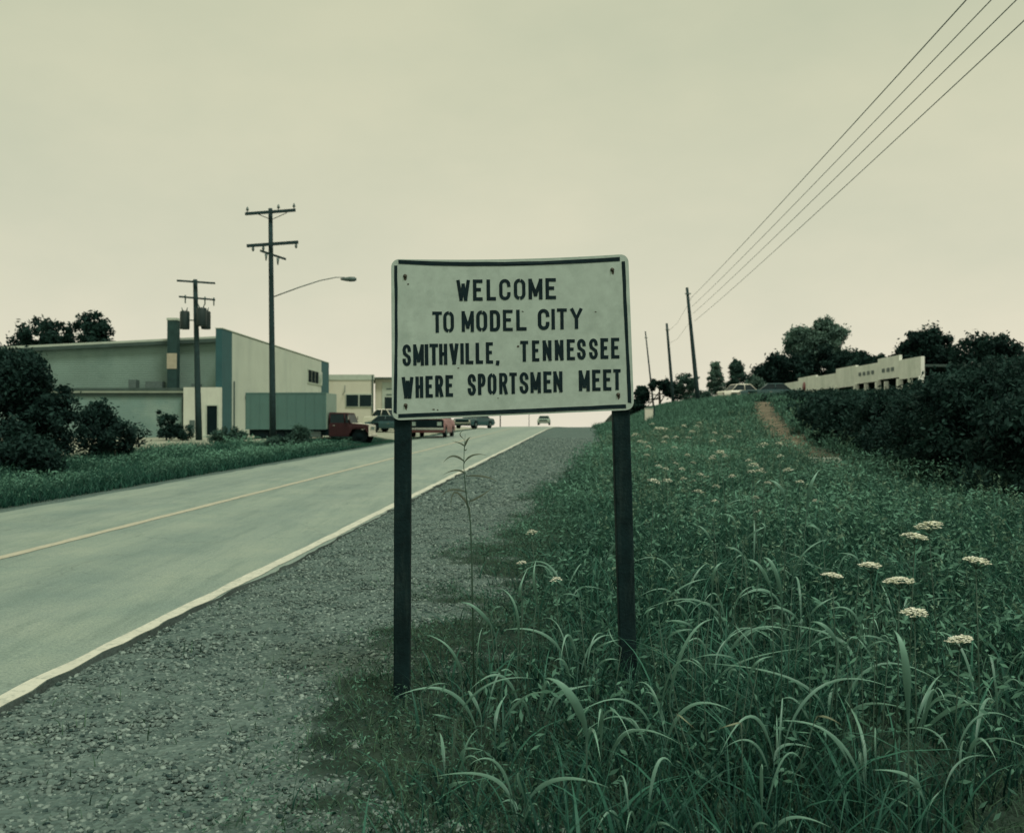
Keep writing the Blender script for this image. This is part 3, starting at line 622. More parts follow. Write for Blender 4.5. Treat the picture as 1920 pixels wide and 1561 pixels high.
# ------------------------------------------------------------------ vehicles
def wheel(parent, x, y, r, w_, rim=M_metal):
    s_ = 1 if y > 0 else -1
    b = MB(); b.tube([(x, y - w_ / 2, r), (x, y - w_ / 2 + .02, r), (x, y + w_ / 2 - .02, r), (x, y + w_ / 2, r)], [r * .93, r, r, r * .93], 20); o = b.obj('wheel', M_tyre, parent)
    b = MB(); b.tube([(x, y + s_ * (w_ / 2 - .03), r), (x, y + s_ * (w_ / 2 + .008), r)], [r * .52, r * .48], 14); b.obj('rim', rim, o); return o
def car(name, label, loc, head, Lc, Wc, paint, roofm=None, pickup=False, Hc=1.42, hood=.95, group=None):
    o = empty(name, loc, label, 'car' if not pickup else 'pickup truck', group, rz=head); hw = Wc / 2; r = .33
    xs_ = [Lc / 2, Lc / 2 - .1, Lc / 2 - .55, Lc / 2 - .60, Lc / 2 - 1.25, Lc / 2 - 1.30, 0, -Lc / 2 + 1.32, -Lc / 2 + 1.27, -Lc / 2 + .62, -Lc / 2 + .57, -Lc / 2 + .1, -Lc / 2]
    zl = [.40, .28, .28, .66, .66, .26, .26, .26, .66, .66, .28, .30, .42]; zt = [hood - .16, hood - .06, hood - .02, hood - .02, hood, hood, hood + .02, hood + .02, hood, hood, hood - .02, hood - .04, hood - .14]
    b = MB(); b.loft([[(x_, -hw * .96, a), (x_, -hw, a + .1), (x_, -hw, .62 if a < .62 else a + .11), (x_, -hw * .95, t_ - .04), (x_, -hw * .86, t_), (x_, hw * .86, t_), (x_, hw * .95, t_ - .04), (x_, hw, .62 if a < .62 else a + .11), (x_, hw, a + .1), (x_, hw * .96, a)] for x_, a, t_ in zip(xs_, zl, zt)])
    b.obj('body', paint, o)
    xf, xr = (.75, -1.5) if not pickup else (.85, -.55)
    gl = MB(); gl.loft([[(xf, -hw * .86, hood), (xf, hw * .86, hood), (xf - .02, hw * .86, hood + .02), (xf - .02, -hw * .86, hood + .02)],
                        [(xf - .55, -hw * .86, hood), (xf - .55, hw * .86, hood), (xf - .55, hw * .72, Hc - .05), (xf - .55, -hw * .72, Hc - .05)],
                        [(xr + .5, -hw * .86, hood), (xr + .5, hw * .86, hood), (xr + .5, hw * .72, Hc - .05), (xr + .5, -hw * .72, Hc - .05)],
                        [(xr, -hw * .84, hood), (xr, hw * .84, hood), (xr + .02, hw * .84, hood + .03), (xr + .02, -hw * .84, hood + .03)]]); gl.obj('window_glass', M_glass, o)
    b = MB(); b.loft([[(xf - .5, -hw * .70, Hc - .06), (xf - .5, hw * .70, Hc - .06), (xf - .55, hw * .64, Hc - .01), (xf - .55, -hw * .64, Hc - .01)], [(xf - .9, -hw * .75, Hc - .06), (xf - .9, hw * .75, Hc - .06), (xf - .9, hw * .66, Hc), (xf - .9, -hw * .66, Hc)],
                      [(xr + .8, -hw * .75, Hc - .06), (xr + .8, hw * .75, Hc - .06), (xr + .8, hw * .66, Hc), (xr + .8, -hw * .66, Hc)], [(xr + .42, -hw * .70, Hc - .07), (xr + .42, hw * .70, Hc - .07), (xr + .5, hw * .64, Hc - .02), (xr + .5, -hw * .64, Hc - .02)]]); b.obj('roof', roofm or paint, o)
    for s_ in (-1, 1):
        for (xa, xb_) in ((xf - .02, xf - .56), (xr + .02, xr + .52)):
            b = MB(); b.tube([(xa, s_ * hw * .87, hood), (xb_, s_ * hw * .735, Hc - .05)], .03, 5); b.obj('pillar', paint, o)
        b = MB(); b.tube([(-.35, s_ * hw * .87, hood), (-.35, s_ * hw * .735, Hc - .05)], .03, 5); b.obj('pillar', paint, o)
        wheel(o, Lc / 2 - .92, s_ * (hw - .09), r, .2); wheel(o, -Lc / 2 + .94, s_ * (hw - .09), r, .2)
        for q in (.82,):
            b = MB(); b.tube([(Lc / 2 - .03, s_ * hw * q, hood - .27), (Lc / 2 + .02, s_ * hw * q, hood - .27)], .085, 12); b.obj('headlight', M_lamp, o)
        b = MB(); b.box(-Lc / 2 - .015, -Lc / 2 + .03, s_ * hw * .8 - .13, s_ * hw * .8 + .13, hood - .32, hood - .2); b.obj('tail_light', M_red, o)
        b = MB(); b.box(-.5 + .4, -.3 + .4, s_ * (hw + .002), s_ * (hw + .02), hood - .18, hood - .15); b.obj('door_handle', M_chrome, o)
    b = MB(); b.box(Lc / 2 - .02, Lc / 2 + .012, -hw * .7, hw * .7, hood - .36, hood - .18); b.obj('grille', M_dark, o)
    b = MB(); b.box(Lc / 2 + .0, Lc / 2 + .11, -hw * .98, hw * .98, .44, .56); b.obj('bumper', M_chrome, o, .02)
    b = MB(); b.box(-Lc / 2 - .11, -Lc / 2, -hw * .98, hw * .98, .44, .56); b.obj('bumper', M_chrome, o, .02)
    b = MB(); b.box(-Lc / 2 - .125, -Lc / 2 - .11, -.16, .16, .46, .55); b.obj('license_plate', M_trim, o)
    return o
def ground(p): return (p.x, p.y, Hs(p.x, p.y) + .0)
RD = math.pi / 2 - TH
p = P(812, 822, 60.5); p = Vector((p.x, p.y, float(prof(uv(p.x, p.y)[0])) + .03))
pc = car('parked_car', 'faded red car with sky glare painted on its hood, seen under the sign', p, RD + math.pi, 4.9, 2.05, M_pink, M_whitep_glare, Hc=1.50, hood=1.08)
b = MB(); b.box(.9, 2.35, -.86, .86, 1.075, 1.10); b.obj('bonnet_glare', M_whitep_glare, pc, .01)  # sky glare on the red hood, put in as a white sheet
b = MB(); b.box(2.452, 2.50, -1.0, 1.0, .50, 1.02); gr = b.obj('grille', M_dark, pc)
for s_ in (-1, 1):
    b = MB(); b.box(2.5, 2.52, s_ * .76 - .13, s_ * .76 + .13, .68, .90); b.obj('headlight', M_paleglass, gr)
p = P(889, 803, 90); car('parked_car', 'dark teal car parked beyond the red car at the left edge of the road', (p.x, p.y, Hs(p.x, p.y) + .05), R(245), 4.7, 1.85, M_tealp, Hc=1.38)
p = P(1020, 795, 150); car('passenger_car', 'tiny pale car coming over the crest of the road in the distance', (p.x, p.y, CAMZ + (HOR - 796.5) / FPX * 150), RD + math.pi, 4.5, 1.8, M_boxf, Hc=1.4)
p = P(732, 806, 84); car('parked_car', 'white car parked in front of the cream building, left of the sign post', ground(p), R(-35), 4.6, 1.85, M_whitep_glare, Hc=1.75, hood=1.15)
p = P(738, 808, 76); car('parked_car', 'dark car half hidden by the left sign post', ground(p), R(-20), 4.2, 1.8, M_tealp, Hc=1.25, hood=.8)
p = P(1397, 752, 84); car('parked_car', 'white car on the bank between the leaning pole and the trees', ground(p), R(10), 4.4, 1.85, M_whitep_glare, Hc=1.45, hood=.9)
p = P(1443, 757, 78); car('parked_car', 'dark long car at the top of the bare clay bank', ground(p), R(172), 4.6, 1.85, M_tealp, Hc=1.35, hood=.85)

def truck():
    hd = R(-4.5); nose = P(697, 800, 58.4); o = empty('box_truck', (nose.x, nose.y, Hs(nose.x, nose.y) + .03), 'red cab box truck with a teal body and white grille parked by the warehouse', 'truck', rz=hd)
    T_ = lambda nm, m, *a, par=o, bv=0: MB().box(*a).obj(nm, m, par, bv)
    bx = T_('cargo_box', M_box, -7.15, -2.42, -1.12, 1.12, .84, 2.95, bv=.03)
    T_('box_bulkhead', M_boxf, -2.42, -2.38, -1.10, 1.10, .86, 2.93, par=bx)
    for z_ in (.84, 2.90): T_('box_rail', M_box, -7.17, -2.40, -1.14, -1.122, z_, z_ + .07, par=bx)
    for k_ in range(9): T_('box_rib', M_box, -6.9 + k_ * .54, -6.86 + k_ * .54, -1.133, -1.121, .92, 2.9, par=bx)
    T_('chassis', M_dark, -7.0, -2.3, -.95, .95, .48, .835); T_('chassis', M_dark, -2.3, -.1, -.45, .45, .42, .7)
    for s_ in (-1, 1): wheel(o, -6.25, s_ * .88, .43, .30, M_dark)
    T_('fuel_tank', M_metal, -3.5, -2.75, -1.0, -.55, .38, .74, bv=.05)
    # cab
    hw = .95
    b = MB(); b.loft([[(x_, -w_, zl), (x_, -w_, zm), (x_, -w_ * .97, zt), (x_, w_ * .97, zt), (x_, w_, zm), (x_, w_, zl)] for x_, w_, zl, zm, zt in
        ((-2.3, hw, .42, 1.05, 1.22), (-1.15, hw, .42, 1.05, 1.22), (-1.1, hw, .62, 1.0, 1.20), (-.95, hw * .96, .86, 1.0, 1.19), (-.2, hw * .93, .86, 1.0, 1.14), (-.05, hw * .93, .66, .98, 1.10), (0, hw * .92, .62, .95, 1.06))]); cab = b.obj('cab_body', M_red, o)
    b = MB(); b.box(-1.0, -.03, -.78, .78, 1.195, 1.215); b.v = [(x_, y_, z_ - (.09 if x_ > -.5 else 0)) for x_, y_, z_ in b.v]; b.obj('bonnet_glare', M_whitep_glare, o)  # pale sky reflection on the red hood, painted as a white top
    b = MB(); b.loft([[(x_, -.92 + t_, 1.22), (x_, .92 - t_, 1.22), (x2_, .84 - t_, z_), (x2_, -.84 + t_, z_)] for x_, x2_, z_, t_ in ((-2.28, -2.26, 1.76, 0), (-1.04, -1.22, 1.76, .0))]); b.obj('cab_glass', M_glass, o)
    b = MB(); b.loft([[(-2.3, -.86, 1.74), (-2.3, .86, 1.74), (-2.3, .80, 1.83), (-2.3, -.80, 1.83)], [(-1.18, -.86, 1.74), (-1.18, .86, 1.74), (-1.26, .78, 1.81), (-1.26, -.78, 1.81)]]); b.obj('cab_roof', M_red, o)
    for s_ in (-1, 1):
        for (xa, xb_) in ((-2.27, -2.27), (-1.36, -1.42), (-1.06, -1.26)):
            b = MB(); b.tube([(xa, s_ * .93, 1.2), (xb_, s_ * .85, 1.77)], .045, 6); b.obj('pillar', M_red, o)
        T_('door', M_red, -2.15, -1.2, s_ * .952 - .006, s_ * .952 + .006, .55, 1.2, par=cab); T_('door_handle', M_chrome, -2.05, -1.93, s_ * .97 - .01, s_ * .97 + .01, 1.05, 1.08, par=cab)
        T_('running_board', M_dark, -2.2, -1.15, s_ * .9 - .1, s_ * .9 + .1, .40, .45)
        wheel(o, -.52, s_ * .80, .43, .24, M_dark); wheel(o, -5.3, s_ * .88, .43, .30, M_dark); 
        b = MB(); b.loft([[(x_, s_ * .97 - .1, z_), (x_, s_ * .97 + .02, z_), (x_, s_ * .97 + .02, z_ + .05), (x_, s_ * .97 - .1, z_ + .05)] for x_, z_ in ((-1.03, .62), (-.92, .84), (-.65, .95), (-.35, .95), (-.12, .86), (-.02, .66))]); b.obj('wheel_arch', M_red, cab)
        b = MB(); b.tube([(-1.25, s_ * .96, 1.3), (-1.1, s_ * 1.12, 1.5)], .015, 5); b.obj('mirror_arm', M_chrome, o); T_('mirror', M_chrome, -1.12, -1.09, s_ * 1.12 - .06, s_ * 1.12 + .06, 1.4, 1.62)
    gr = T_('grille', M_whitep_glare, 0.0, .05, -.86, .86, .60, 1.08, bv=.02)
    for s_ in (-1, 1): T_('headlight', M_lamp, .05, .07, s_ * .62 - .12, s_ * .62 + .12, .80, 1.0, par=gr)
    T_('grille_opening', M_paleglass, .05, .062, -.44, .44, .82, 1.0, par=gr)
    T_('bumper', M_whitep_glare, .02, .14, -.93, .93, .44, .58, bv=.02)
    T_('tail_gate', M_box, -7.19, -7.15, -1.08, 1.08, .86, 2.9)
truck()

# ------------------------------------------------------------------ white stepped building on the hill
mo = empty('roadside_building', (24.8, 60, 3.3), 'long low white building with a stepped parapet behind the bushes on the hill', 'building', rz=R(88.7))
def mbox(nm, m, *a, par=mo, bv=0): return MB().box(*a).obj(nm, m, par, bv)
LM = 33.; 
steps = [0, 3.6, 7.6, 12.2, 17, 22.5, 28, LM]
tops = [2.58, 2.92, 2.68, 2.78, 2.46, 2.60, 2.34]
for k_ in range(7):
    z0_ = (1.35, 1.50, 1.42, 1.3, 1.35, 1.2, 1.0)[k_]
    mbox('parapet_panel', M_motel, steps[k_] + .02, steps[k_ + 1] - .02, -.02 + .03 * (k_ % 2), .2, z0_, tops[k_])
for k_ in range(8): mbox('column', M_motel, steps[k_] - .16 + (.2 if k_ == 0 else 0), steps[k_] + .16, .02, .34, 0, 1.4)
for a in (1.8, 6, 10, 30.2): mbox('column', M_motel, a - .1, a + .1, .06, .3, 0, 1.35)
mbox('back_wall', M_annex, 0, LM, -4.0, -3.8, -.5, 2.0); mbox('roof', M_roof, 0, LM, -4, -.04, 1.95, 2.1)
for a in (4.5, 5.3, 6.2, 8.3, 9.2, 10.1, 11): mbox('sign_block', M_metal, a, a + .5, .222, .24, 1.95, 2.2)
b = MB(); b.tube([(26.0, .20, 1.75), (26.0, .26, 1.75)], .42, 16); b.obj('round_emblem', M_pink, mo)
# rz=88.7 puts local +y toward -X, i.e. facing the road

# small white box on a post and two thin posts by the crest
q = P(1217, 772, 74); q.z = Hs(q.x, q.y); o = empty('meter_cabinet', q, 'small white box standing in the grass right of the sign', 'cabinet')
MB().box(-.30, .28, -.15, .15, .1, 1.05).obj('cabinet_body', M_whitep_glare, o); MB().box(.33, .43, -.05, .05, 0, 1.2).obj('post', M_pole, o)
MB().box(-.33, .31, -.18, .18, 1.05, 1.1).obj('cabinet_lid', M_trim, o)
for k_, (px_, py0, d_, r_) in enumerate(((938, 768, 118, .07), (992, 768, 135, .04))):
    q = P(px_, 798, d_); q.z = Hs(q.x, q.y); t_ = P(px_, py0 - 60, d_); b = MB(); b.tube([(0, 0, 0), (0, 0, (t_.z - q.z) * .5), (0, 0, t_.z - q.z)], [r_, r_ * .9, r_ * .8], 8); o = empty('slim_post', q, ('left and thicker', 'right and thinner')[k_] + ' of two slim posts on the crest seen under the sign', 'post'); b.obj('post_shaft', M_pole, o)
    MB().box(-.12, .12, -.05, .05, t_.z - q.z, t_.z - q.z + .12).obj('post_cap', M_metal, o)

# ------------------------------------------------------------------ foliage
def leaf_cloud(cen, rad, per, size, flat=1.0, seed=0):
    "random leaf-sized quads spread through clumps"
    r = np.random.default_rng(seed); n_ = len(cen) * per
    c = np.repeat(cen, per, 0); rr = np.repeat(rad, per)
    d = r.normal(size=(n_, 3)); d /= np.linalg.norm(d, axis=1)[:, None]
    pos = c + d * (rr * r.random(n_) ** .5 * (1 + .6 * (r.random(n_) < .14)))[:, None] * np.array([1, 1, flat])
    a = r.normal(size=(n_, 3)); a /= np.linalg.norm(a, axis=1)[:, None]
    b = np.cross(a, r.normal(size=(n_, 3))); b /= np.linalg.norm(b, axis=1)[:, None]
    s_ = size * r.uniform(.5, 1.3, n_)[:, None]
    V_ = np.stack([pos - a * s_, pos + b * s_ * .45, pos + a * s_, pos - b * s_ * .45], 1).reshape(-1, 3)
    F_ = np.arange(n_ * 4).reshape(-1, 4)
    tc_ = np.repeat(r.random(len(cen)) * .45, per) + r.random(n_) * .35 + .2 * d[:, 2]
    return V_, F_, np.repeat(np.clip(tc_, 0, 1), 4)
def crown(shape, nclump, per, size, clump_r, seed, shell=.35):
    r = np.random.default_rng(seed); cs = []; rs = []
    for (cx_, cy_, cz_, rx, ry, rz) in shape:
        k_ = max(3, int(nclump / len(shape))); d = r.normal(size=(k_, 3)); d /= np.linalg.norm(d, axis=1)[:, None]
        cs.append(np.array([cx_, cy_, cz_]) + d * np.array([rx, ry, rz]) * (r.random(k_) ** shell)[:, None]); rs.append(r.uniform(.55, 1.25, k_) * clump_r)
    cs = np.concatenate(cs); rs = np.concatenate(rs); return leaf_cloud(cs, rs, per, size, .85, seed + 1), cs
def plant(name, label, cat, x, y, h, shape, m, nclump=40, per=80, size=.12, clump_r=.5, seed=1, trunk_r=.15, group=None, z=None):
    z = Hs(x, y) if z is None else z; nclump = int(nclump * 1.6); per = int(per * .85); clump_r *= .85; o = empty(name, (x, y, z - .05), label, cat, group)
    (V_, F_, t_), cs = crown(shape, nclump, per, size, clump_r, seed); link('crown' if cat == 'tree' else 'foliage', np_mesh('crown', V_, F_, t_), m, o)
    b = MB(); top_ = Vector((shape[0][0], shape[0][1], shape[0][2])); b.tube([(0, 0, 0), tuple(top_ * .45 + Vector((.03 * h, 0, 0))), tuple(top_)], [trunk_r, trunk_r * .75, trunk_r * .35], 8)
    rr = random.Random(seed)
    for k_ in range(7 if cat == 'tree' else 5):
        c_ = Vector(cs[rr.randrange(len(cs))]); s0 = top_ * rr.uniform(.35, .8); mid = s0.lerp(c_, .5) + Vector((0, 0, -.05 * h)); b.tube([s0, mid, c_], [trunk_r * .45, trunk_r * .3, trunk_r * .1], 6)
    b.obj('trunk' if cat == 'tree' else 'stem', M_bark, o); return o
# left
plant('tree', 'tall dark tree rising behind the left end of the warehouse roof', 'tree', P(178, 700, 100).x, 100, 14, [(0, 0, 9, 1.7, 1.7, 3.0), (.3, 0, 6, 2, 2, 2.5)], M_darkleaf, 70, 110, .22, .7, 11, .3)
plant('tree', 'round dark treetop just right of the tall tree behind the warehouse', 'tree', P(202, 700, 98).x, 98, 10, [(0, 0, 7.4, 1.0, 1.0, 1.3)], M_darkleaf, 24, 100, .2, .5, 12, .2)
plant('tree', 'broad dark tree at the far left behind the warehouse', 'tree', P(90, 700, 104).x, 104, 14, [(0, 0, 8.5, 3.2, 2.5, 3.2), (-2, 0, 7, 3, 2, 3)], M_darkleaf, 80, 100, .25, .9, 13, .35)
bl = [('bush', 'tall dark thicket bush at the left end of the warehouse', -12.9, 27.5, [(0, 0, 1.3, .9, 1.2, 1.2), (-.5, 0, 2.4, .6, .8, .9)], 76), ('bush', 'rounded dark bush right of the tall thicket below the annex roof', -12.2, 30.5, [(0, 0, .9, .8, 1.0, .8), (-.5, 0, 1.5, .4, .5, .5)], 44),
      ('bush', 'spreading dark bush in the far left thicket', -15.2, 29.5, [(0, 0, 1.8, 1.7, 1.2, 1.7), (.6, 0, 2.9, .7, .6, .6)], 90), ('bush', 'leftmost dark bush of the thicket beside the road', -15.0, 25.0, [(0, 0, 1.3, 1.5, 1.2, 1.3), (-.5, 0, 2.6, .9, .8, .8)], 80),
      ('bush', 'low dark bush at the foot of the left thicket near the road', -12.2, 24.6, [(0, 0, .6, 1.3, .8, .55)], 36)]
for k_, (nm, lb, x_, y_, sh, nc) in enumerate(bl): plant(nm, lb, 'bush', x_, y_, 3, sh, M_darkleaf, nc, 150, .075, .38, 30 + k_, .05, 'dark bushes at the left')
plant('bush', 'small dark shrub against the pale annex wall', 'bush', P(312, 800, 56).x, 56, 2, [(0, 0, 1.0, .6, .5, .9), (.7, 0, .5, .9, .5, .4)], M_darkleaf, 30, 90, .09, .28, 41, .05)
plant('bush', 'bright green leafy shrub in front of the truck box', 'bush', P(560, 820, 44).x, 44, 1.4, [(0, 0, .55, .75, .5, .45), (.1, 0, 1.0, .3, .3, .25)], M_midleaf, 30, 110, .07, .25, 42, .04)
plant('bush', 'low green shrub in front of the pole with the lamp', 'bush', P(520, 830, 42).x, 42, 1.2, [(0, 0, .45, .9, .5, .35)], M_midleaf, 26, 100, .07, .22, 43, .04)
plant('bush', 'low green shrub at the foot of the teal corner strip', 'bush', P(430, 830, 46).x, 46, 1.2, [(0, 0, .5, .9, .5, .4)], M_midleaf, 26, 100, .07, .24, 44, .04)
# right: trees on the skyline
plant('tree', 'tall spreading tree with a light airy crown above the white building', 'tree', P(1530, 700, 120).x, 120, 12, [(0, 0, 6.4, 3.5, 2.5, 2.2), (1.4, 0, 8.4, 1.9, 1.6, 1.6), (-1.8, 0, 7.6, 1.7, 1.5, 1.4)], M_farleaf, 105, 170, .22, .85, 51, .4, z=4.4)
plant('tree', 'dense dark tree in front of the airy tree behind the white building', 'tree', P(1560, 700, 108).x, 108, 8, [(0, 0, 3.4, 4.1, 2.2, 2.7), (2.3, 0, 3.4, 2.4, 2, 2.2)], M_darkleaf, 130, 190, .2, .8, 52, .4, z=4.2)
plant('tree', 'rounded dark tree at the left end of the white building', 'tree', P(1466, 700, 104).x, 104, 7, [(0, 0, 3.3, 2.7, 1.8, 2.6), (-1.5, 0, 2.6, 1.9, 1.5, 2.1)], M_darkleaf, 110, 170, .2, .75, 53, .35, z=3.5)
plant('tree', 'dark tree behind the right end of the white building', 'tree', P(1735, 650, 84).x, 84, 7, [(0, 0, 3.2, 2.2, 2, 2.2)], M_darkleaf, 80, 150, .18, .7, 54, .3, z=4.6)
plant('tree', 'low dark tree between the two taller trees behind the white roof', 'tree', P(1660, 660, 90).x, 90, 5, [(0, 0, 2.6, 3.6, 1.5, 1.2)], M_darkleaf, 80, 150, .18, .6, 55, .3, z=4.2)
plant('tree', 'broad dark tree at the far right edge', 'tree', P(1850, 650, 70).x, 70, 7, [(0, 0, 1.9, 2.4, 2, 1.7)], M_darkleaf, 60, 120, .17, .7, 56, .3, z=4.4)
plant('tree', 'slender small tree just right of the nearest leaning pole', 'tree', P(1342, 740, 100).x, 100, 5, [(0, 0, 2.1, .95, .7, 1.1), (0, 0, 3.3, .4, .3, .8)], M_farleaf, 44, 100, .13, .35, 57, .1, z=4.0)
plant('tree', 'upright small tree, the right one of the pair on the skyline', 'tree', P(1381, 740, 98).x, 98, 5, [(0, 0, 2.0, 1.0, .7, 1.3), (0, 0, 3.3, .65, .5, 1.0)], M_midleaf, 56, 110, .13, .38, 58, .1, z=4.0)
plant('tree', 'low spreading dark tree with gaps beside the edge of the sign', 'tree', P(1236, 745, 130).x, 130, 4, [(0, 0, 4.0, 2.3, 1.2, .6), (-2.2, 0, 2.8, 1.0, 1, 1.1), (-3.0, 0, 1.2, .9, 1, 1.2), (1.9, 0, 3.3, 1.3, 1, .6)], M_darkleaf, 76, 140, .2, .5, 59, .2, z=3.0)
for k_, (px_, py_, d_, rx, rz_, m, lb) in enumerate(((1292, 742, 98, 1.1, 1.7, M_midleaf, 'grey green bush left of the nearest leaning pole'), (1283, 738, 108, 1.2, 1.9, M_darkleaf, 'dark bush between the middle and nearest leaning poles'),
        (1320, 745, 96, .9, .8, M_midleaf, 'low green bush at the foot of the nearest leaning pole'), (1352, 742, 104, 2.2, 1.2, M_farleaf, 'hazy hedge bush below the slender small tree'), (1405, 736, 100, 1.9, 1.5, M_farleaf, 'hazy bush between the upright tree and the dark round tree'),
        (1370, 745, 97, 1.2, .6, M_midleaf, 'low dark hedge bush behind the white parked car'))):
    q = P(px_, py_ + 14, d_); plant('bush', lb, 'bush', q.x, q.y, 2, [(0, 0, rz_ * .8, rx, rx * .8, rz_)], m, 26, 80, .13, .4, 70 + k_, .06, z=min(q.z, 4.6))
# right: the dark bushes covering the slope
BS = [(8.9, 16.2, 1.5, 1.2, 'near'), (10.8, 18.0, 1.9, 1.8, ''), (9.6, 20.6, 1.5, 1.4, ''), (12.0, 22.6, 2.0, 2.2, ''), (10.4, 24.6, 1.5, 1.6, ''), (12.4, 27.5, 1.9, 2.0, ''), (10.9, 29.6, 1.2, 1.3, ''), (13.5, 32.5, 2.1, 1.9, ''), (12.0, 35.5, 1.5, 1.5, ''), (15.0, 38.5, 2.2, 1.9, ''),
      (13.4, 41.5, 1.4, 1.5, ''), (16.4, 45, 2.2, 1.7, ''), (14.8, 48, 1.5, 1.4, ''), (18, 51.5, 2.4, 1.6, ''), (16.5, 55, 1.6, 1.4, ''), (15.6, 25.5, 2.2, 2.2, ''), (17.5, 33, 2.4, 2.1, ''), (14.4, 20.2, 2.1, 2.0, ''), (20, 42, 2.4, 1.9, ''), (11.5, 14.2, 1.8, 1.2, ''), (10.4, 27.2, 1.0, 1, ''), (11.3, 33.2, 1.1, 1, ''), (12.4, 38.6, 1.2, 1, ''), (14.0, 46, 1.4, 1, ''), (15.4, 52.5, 1.5, 1, ''), (8.9, 19.2, 1.2, 1, ''), (9.3, 22.6, 1.2, 1, ''), (17.4, 62, 1.6, 1, ''), (18.6, 58.5, 1.8, 1.4, '')]
bw = ['nearest', 'second', 'third', 'fourth', 'fifth', 'sixth', 'seventh', 'eighth', 'ninth', 'tenth', 'eleventh', 'twelfth', 'thirteenth', 'fourteenth', 'fifteenth', 'sixteenth', 'seventeenth', 'eighteenth', 'nineteenth', 'twentieth', 'twenty-first', 'twenty-second', 'twenty-third', 'twenty-fourth', 'twenty-fifth', 'twenty-sixth', 'twenty-seventh', 'twenty-eighth', 'farthest']
order = sorted(range(len(BS)), key=lambda i_: BS[i_][1])
for k_, i_ in enumerate(order):
    x_, y_, rx, rz_, _ = BS[i_]; near = y_ < 30
    pxx = CX + x_ / y_ * FPX; yt = float(np.interp(pxx, [1400, 1480, 1600, 1680, 1740, 1800, 1920], [772, 744, 727, 704, 683, 660, 640]))
    rz_ = max(.5, ((CAMZ + (HOR - yt) / FPX * y_) - Hs(x_, y_)) * random.uniform(.90, 1.04) - .38) / 1.35
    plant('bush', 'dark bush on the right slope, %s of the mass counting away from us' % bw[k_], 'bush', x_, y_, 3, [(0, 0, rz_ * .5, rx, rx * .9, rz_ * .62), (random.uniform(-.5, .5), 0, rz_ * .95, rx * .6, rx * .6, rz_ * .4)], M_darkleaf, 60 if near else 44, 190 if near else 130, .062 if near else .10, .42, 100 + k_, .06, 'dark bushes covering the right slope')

# ------------------------------------------------------------------ grass, gravel and weeds (countless: stuff)
def blades(x, y, h, w_, lean, segs=3, seed=0, tb=.0, droop=1.0):
    r = np.random.default_rng(seed); n_ = len(x); z = H(x, y) - .02; ang = r.uniform(0, 2 * np.pi, n_); la = lean * r.uniform(.3, 1.3, n_) * h
    fa_ = r.uniform(0, 2 * np.pi, n_); dx, dy = np.cos(ang), np.sin(ang); wx, wy = np.cos(fa_) * w_ / 2, np.sin(fa_) * w_ / 2
    L_ = []
    for k_ in range(segs + 1):
        t = k_ / segs; cx_ = x + dx * la * t ** 1.8; cy_ = y + dy * la * t ** 1.8; cz_ = z + h * (t - droop * .32 * (la / h) * t ** 3)
        wk = 1 - t ** 1.6
        if k_ < segs: L_.append(np.stack([np.stack([cx_ - wx * wk, cy_ - wy * wk, cz_], 1), np.stack([cx_ + wx * wk, cy_ + wy * wk, cz_], 1)], 1))
        else: L_.append(np.stack([cx_, cy_, cz_], 1)[:, None])
    V_ = np.concatenate(L_, 1); m_ = V_.shape[1]; F_ = []
    for k_ in range(segs - 1): a = 2 * k_; F_ += [(a, a + 1, a + 3), (a, a + 3, a + 2)]
    a = 2 * (segs - 1); F_.append((a, a + 1, a + 2))
    F_ = (np.array(F_)[None] + (np.arange(n_) * m_)[:, None, None]).reshape(-1, 3)
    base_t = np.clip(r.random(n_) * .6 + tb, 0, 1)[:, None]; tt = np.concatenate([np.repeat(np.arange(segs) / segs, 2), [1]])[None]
    return V_.reshape(-1, 3), F_, np.clip(base_t + .35 * tt - .1, 0, 1).ravel()  # self-shadowing put into the tint: deeper at the base, brighter at the tip
def scatter(n_, u0, u1, v0, v1, seed, pw=1.0):
    r = np.random.default_rng(seed); u = u0 + (u1 - u0) * r.random(n_) ** pw; v = r.uniform(v0, v1, n_); return xy(u, v)
def inview(x, y, m_=.07): return (y > 2.0) & (np.abs(x) < y * (.513 + m_) + .5)
def clumped(x, y, s_, th, seed): return vn(x * s_, y * s_, seed) + .4 * vn(x * s_ * 3, y * s_ * 3, seed + 1) > th
# tall grass of the right verge
x_, y_ = scatter(150000, 2.3, 26, -2.2, 12, 201, 1.35); g_, c_, _ = masks(x_, y_); u_, v_ = uv(x_, y_)
dens = (1 - g_) * (1 - c_) * ss(v_, -1.6, .6); keep = inview(x_, y_) & (np.random.default_rng(5).random(len(x_)) < dens) & clumped(x_, y_, 1.6, .42, 31)
x_, y_ = x_[keep], y_[keep]; _, v_ = uv(x_, y_); hh = np.random.default_rng(6).uniform(.18, .62, len(x_)) * (.35 + .65 * ss(v_, -1.5, 1.2)) * (.6 + .6 * vn(x_ * .8, y_ * .8, 9))
nearcam = ss(y_, 2.2, 4.5); hh *= (.35 + .65 * nearcam)
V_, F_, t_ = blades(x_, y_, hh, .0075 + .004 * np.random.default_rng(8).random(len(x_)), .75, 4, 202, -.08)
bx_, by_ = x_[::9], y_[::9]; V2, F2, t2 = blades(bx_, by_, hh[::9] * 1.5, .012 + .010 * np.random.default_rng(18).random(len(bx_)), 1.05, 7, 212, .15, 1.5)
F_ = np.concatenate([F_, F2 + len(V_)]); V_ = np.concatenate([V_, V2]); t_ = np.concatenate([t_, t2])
props(link('tall_grass', np_mesh('tall_grass', V_, F_, t_), M_grass), 'tall green grass growing thickly around the sign posts and up the bank', 'grass', kind='stuff')
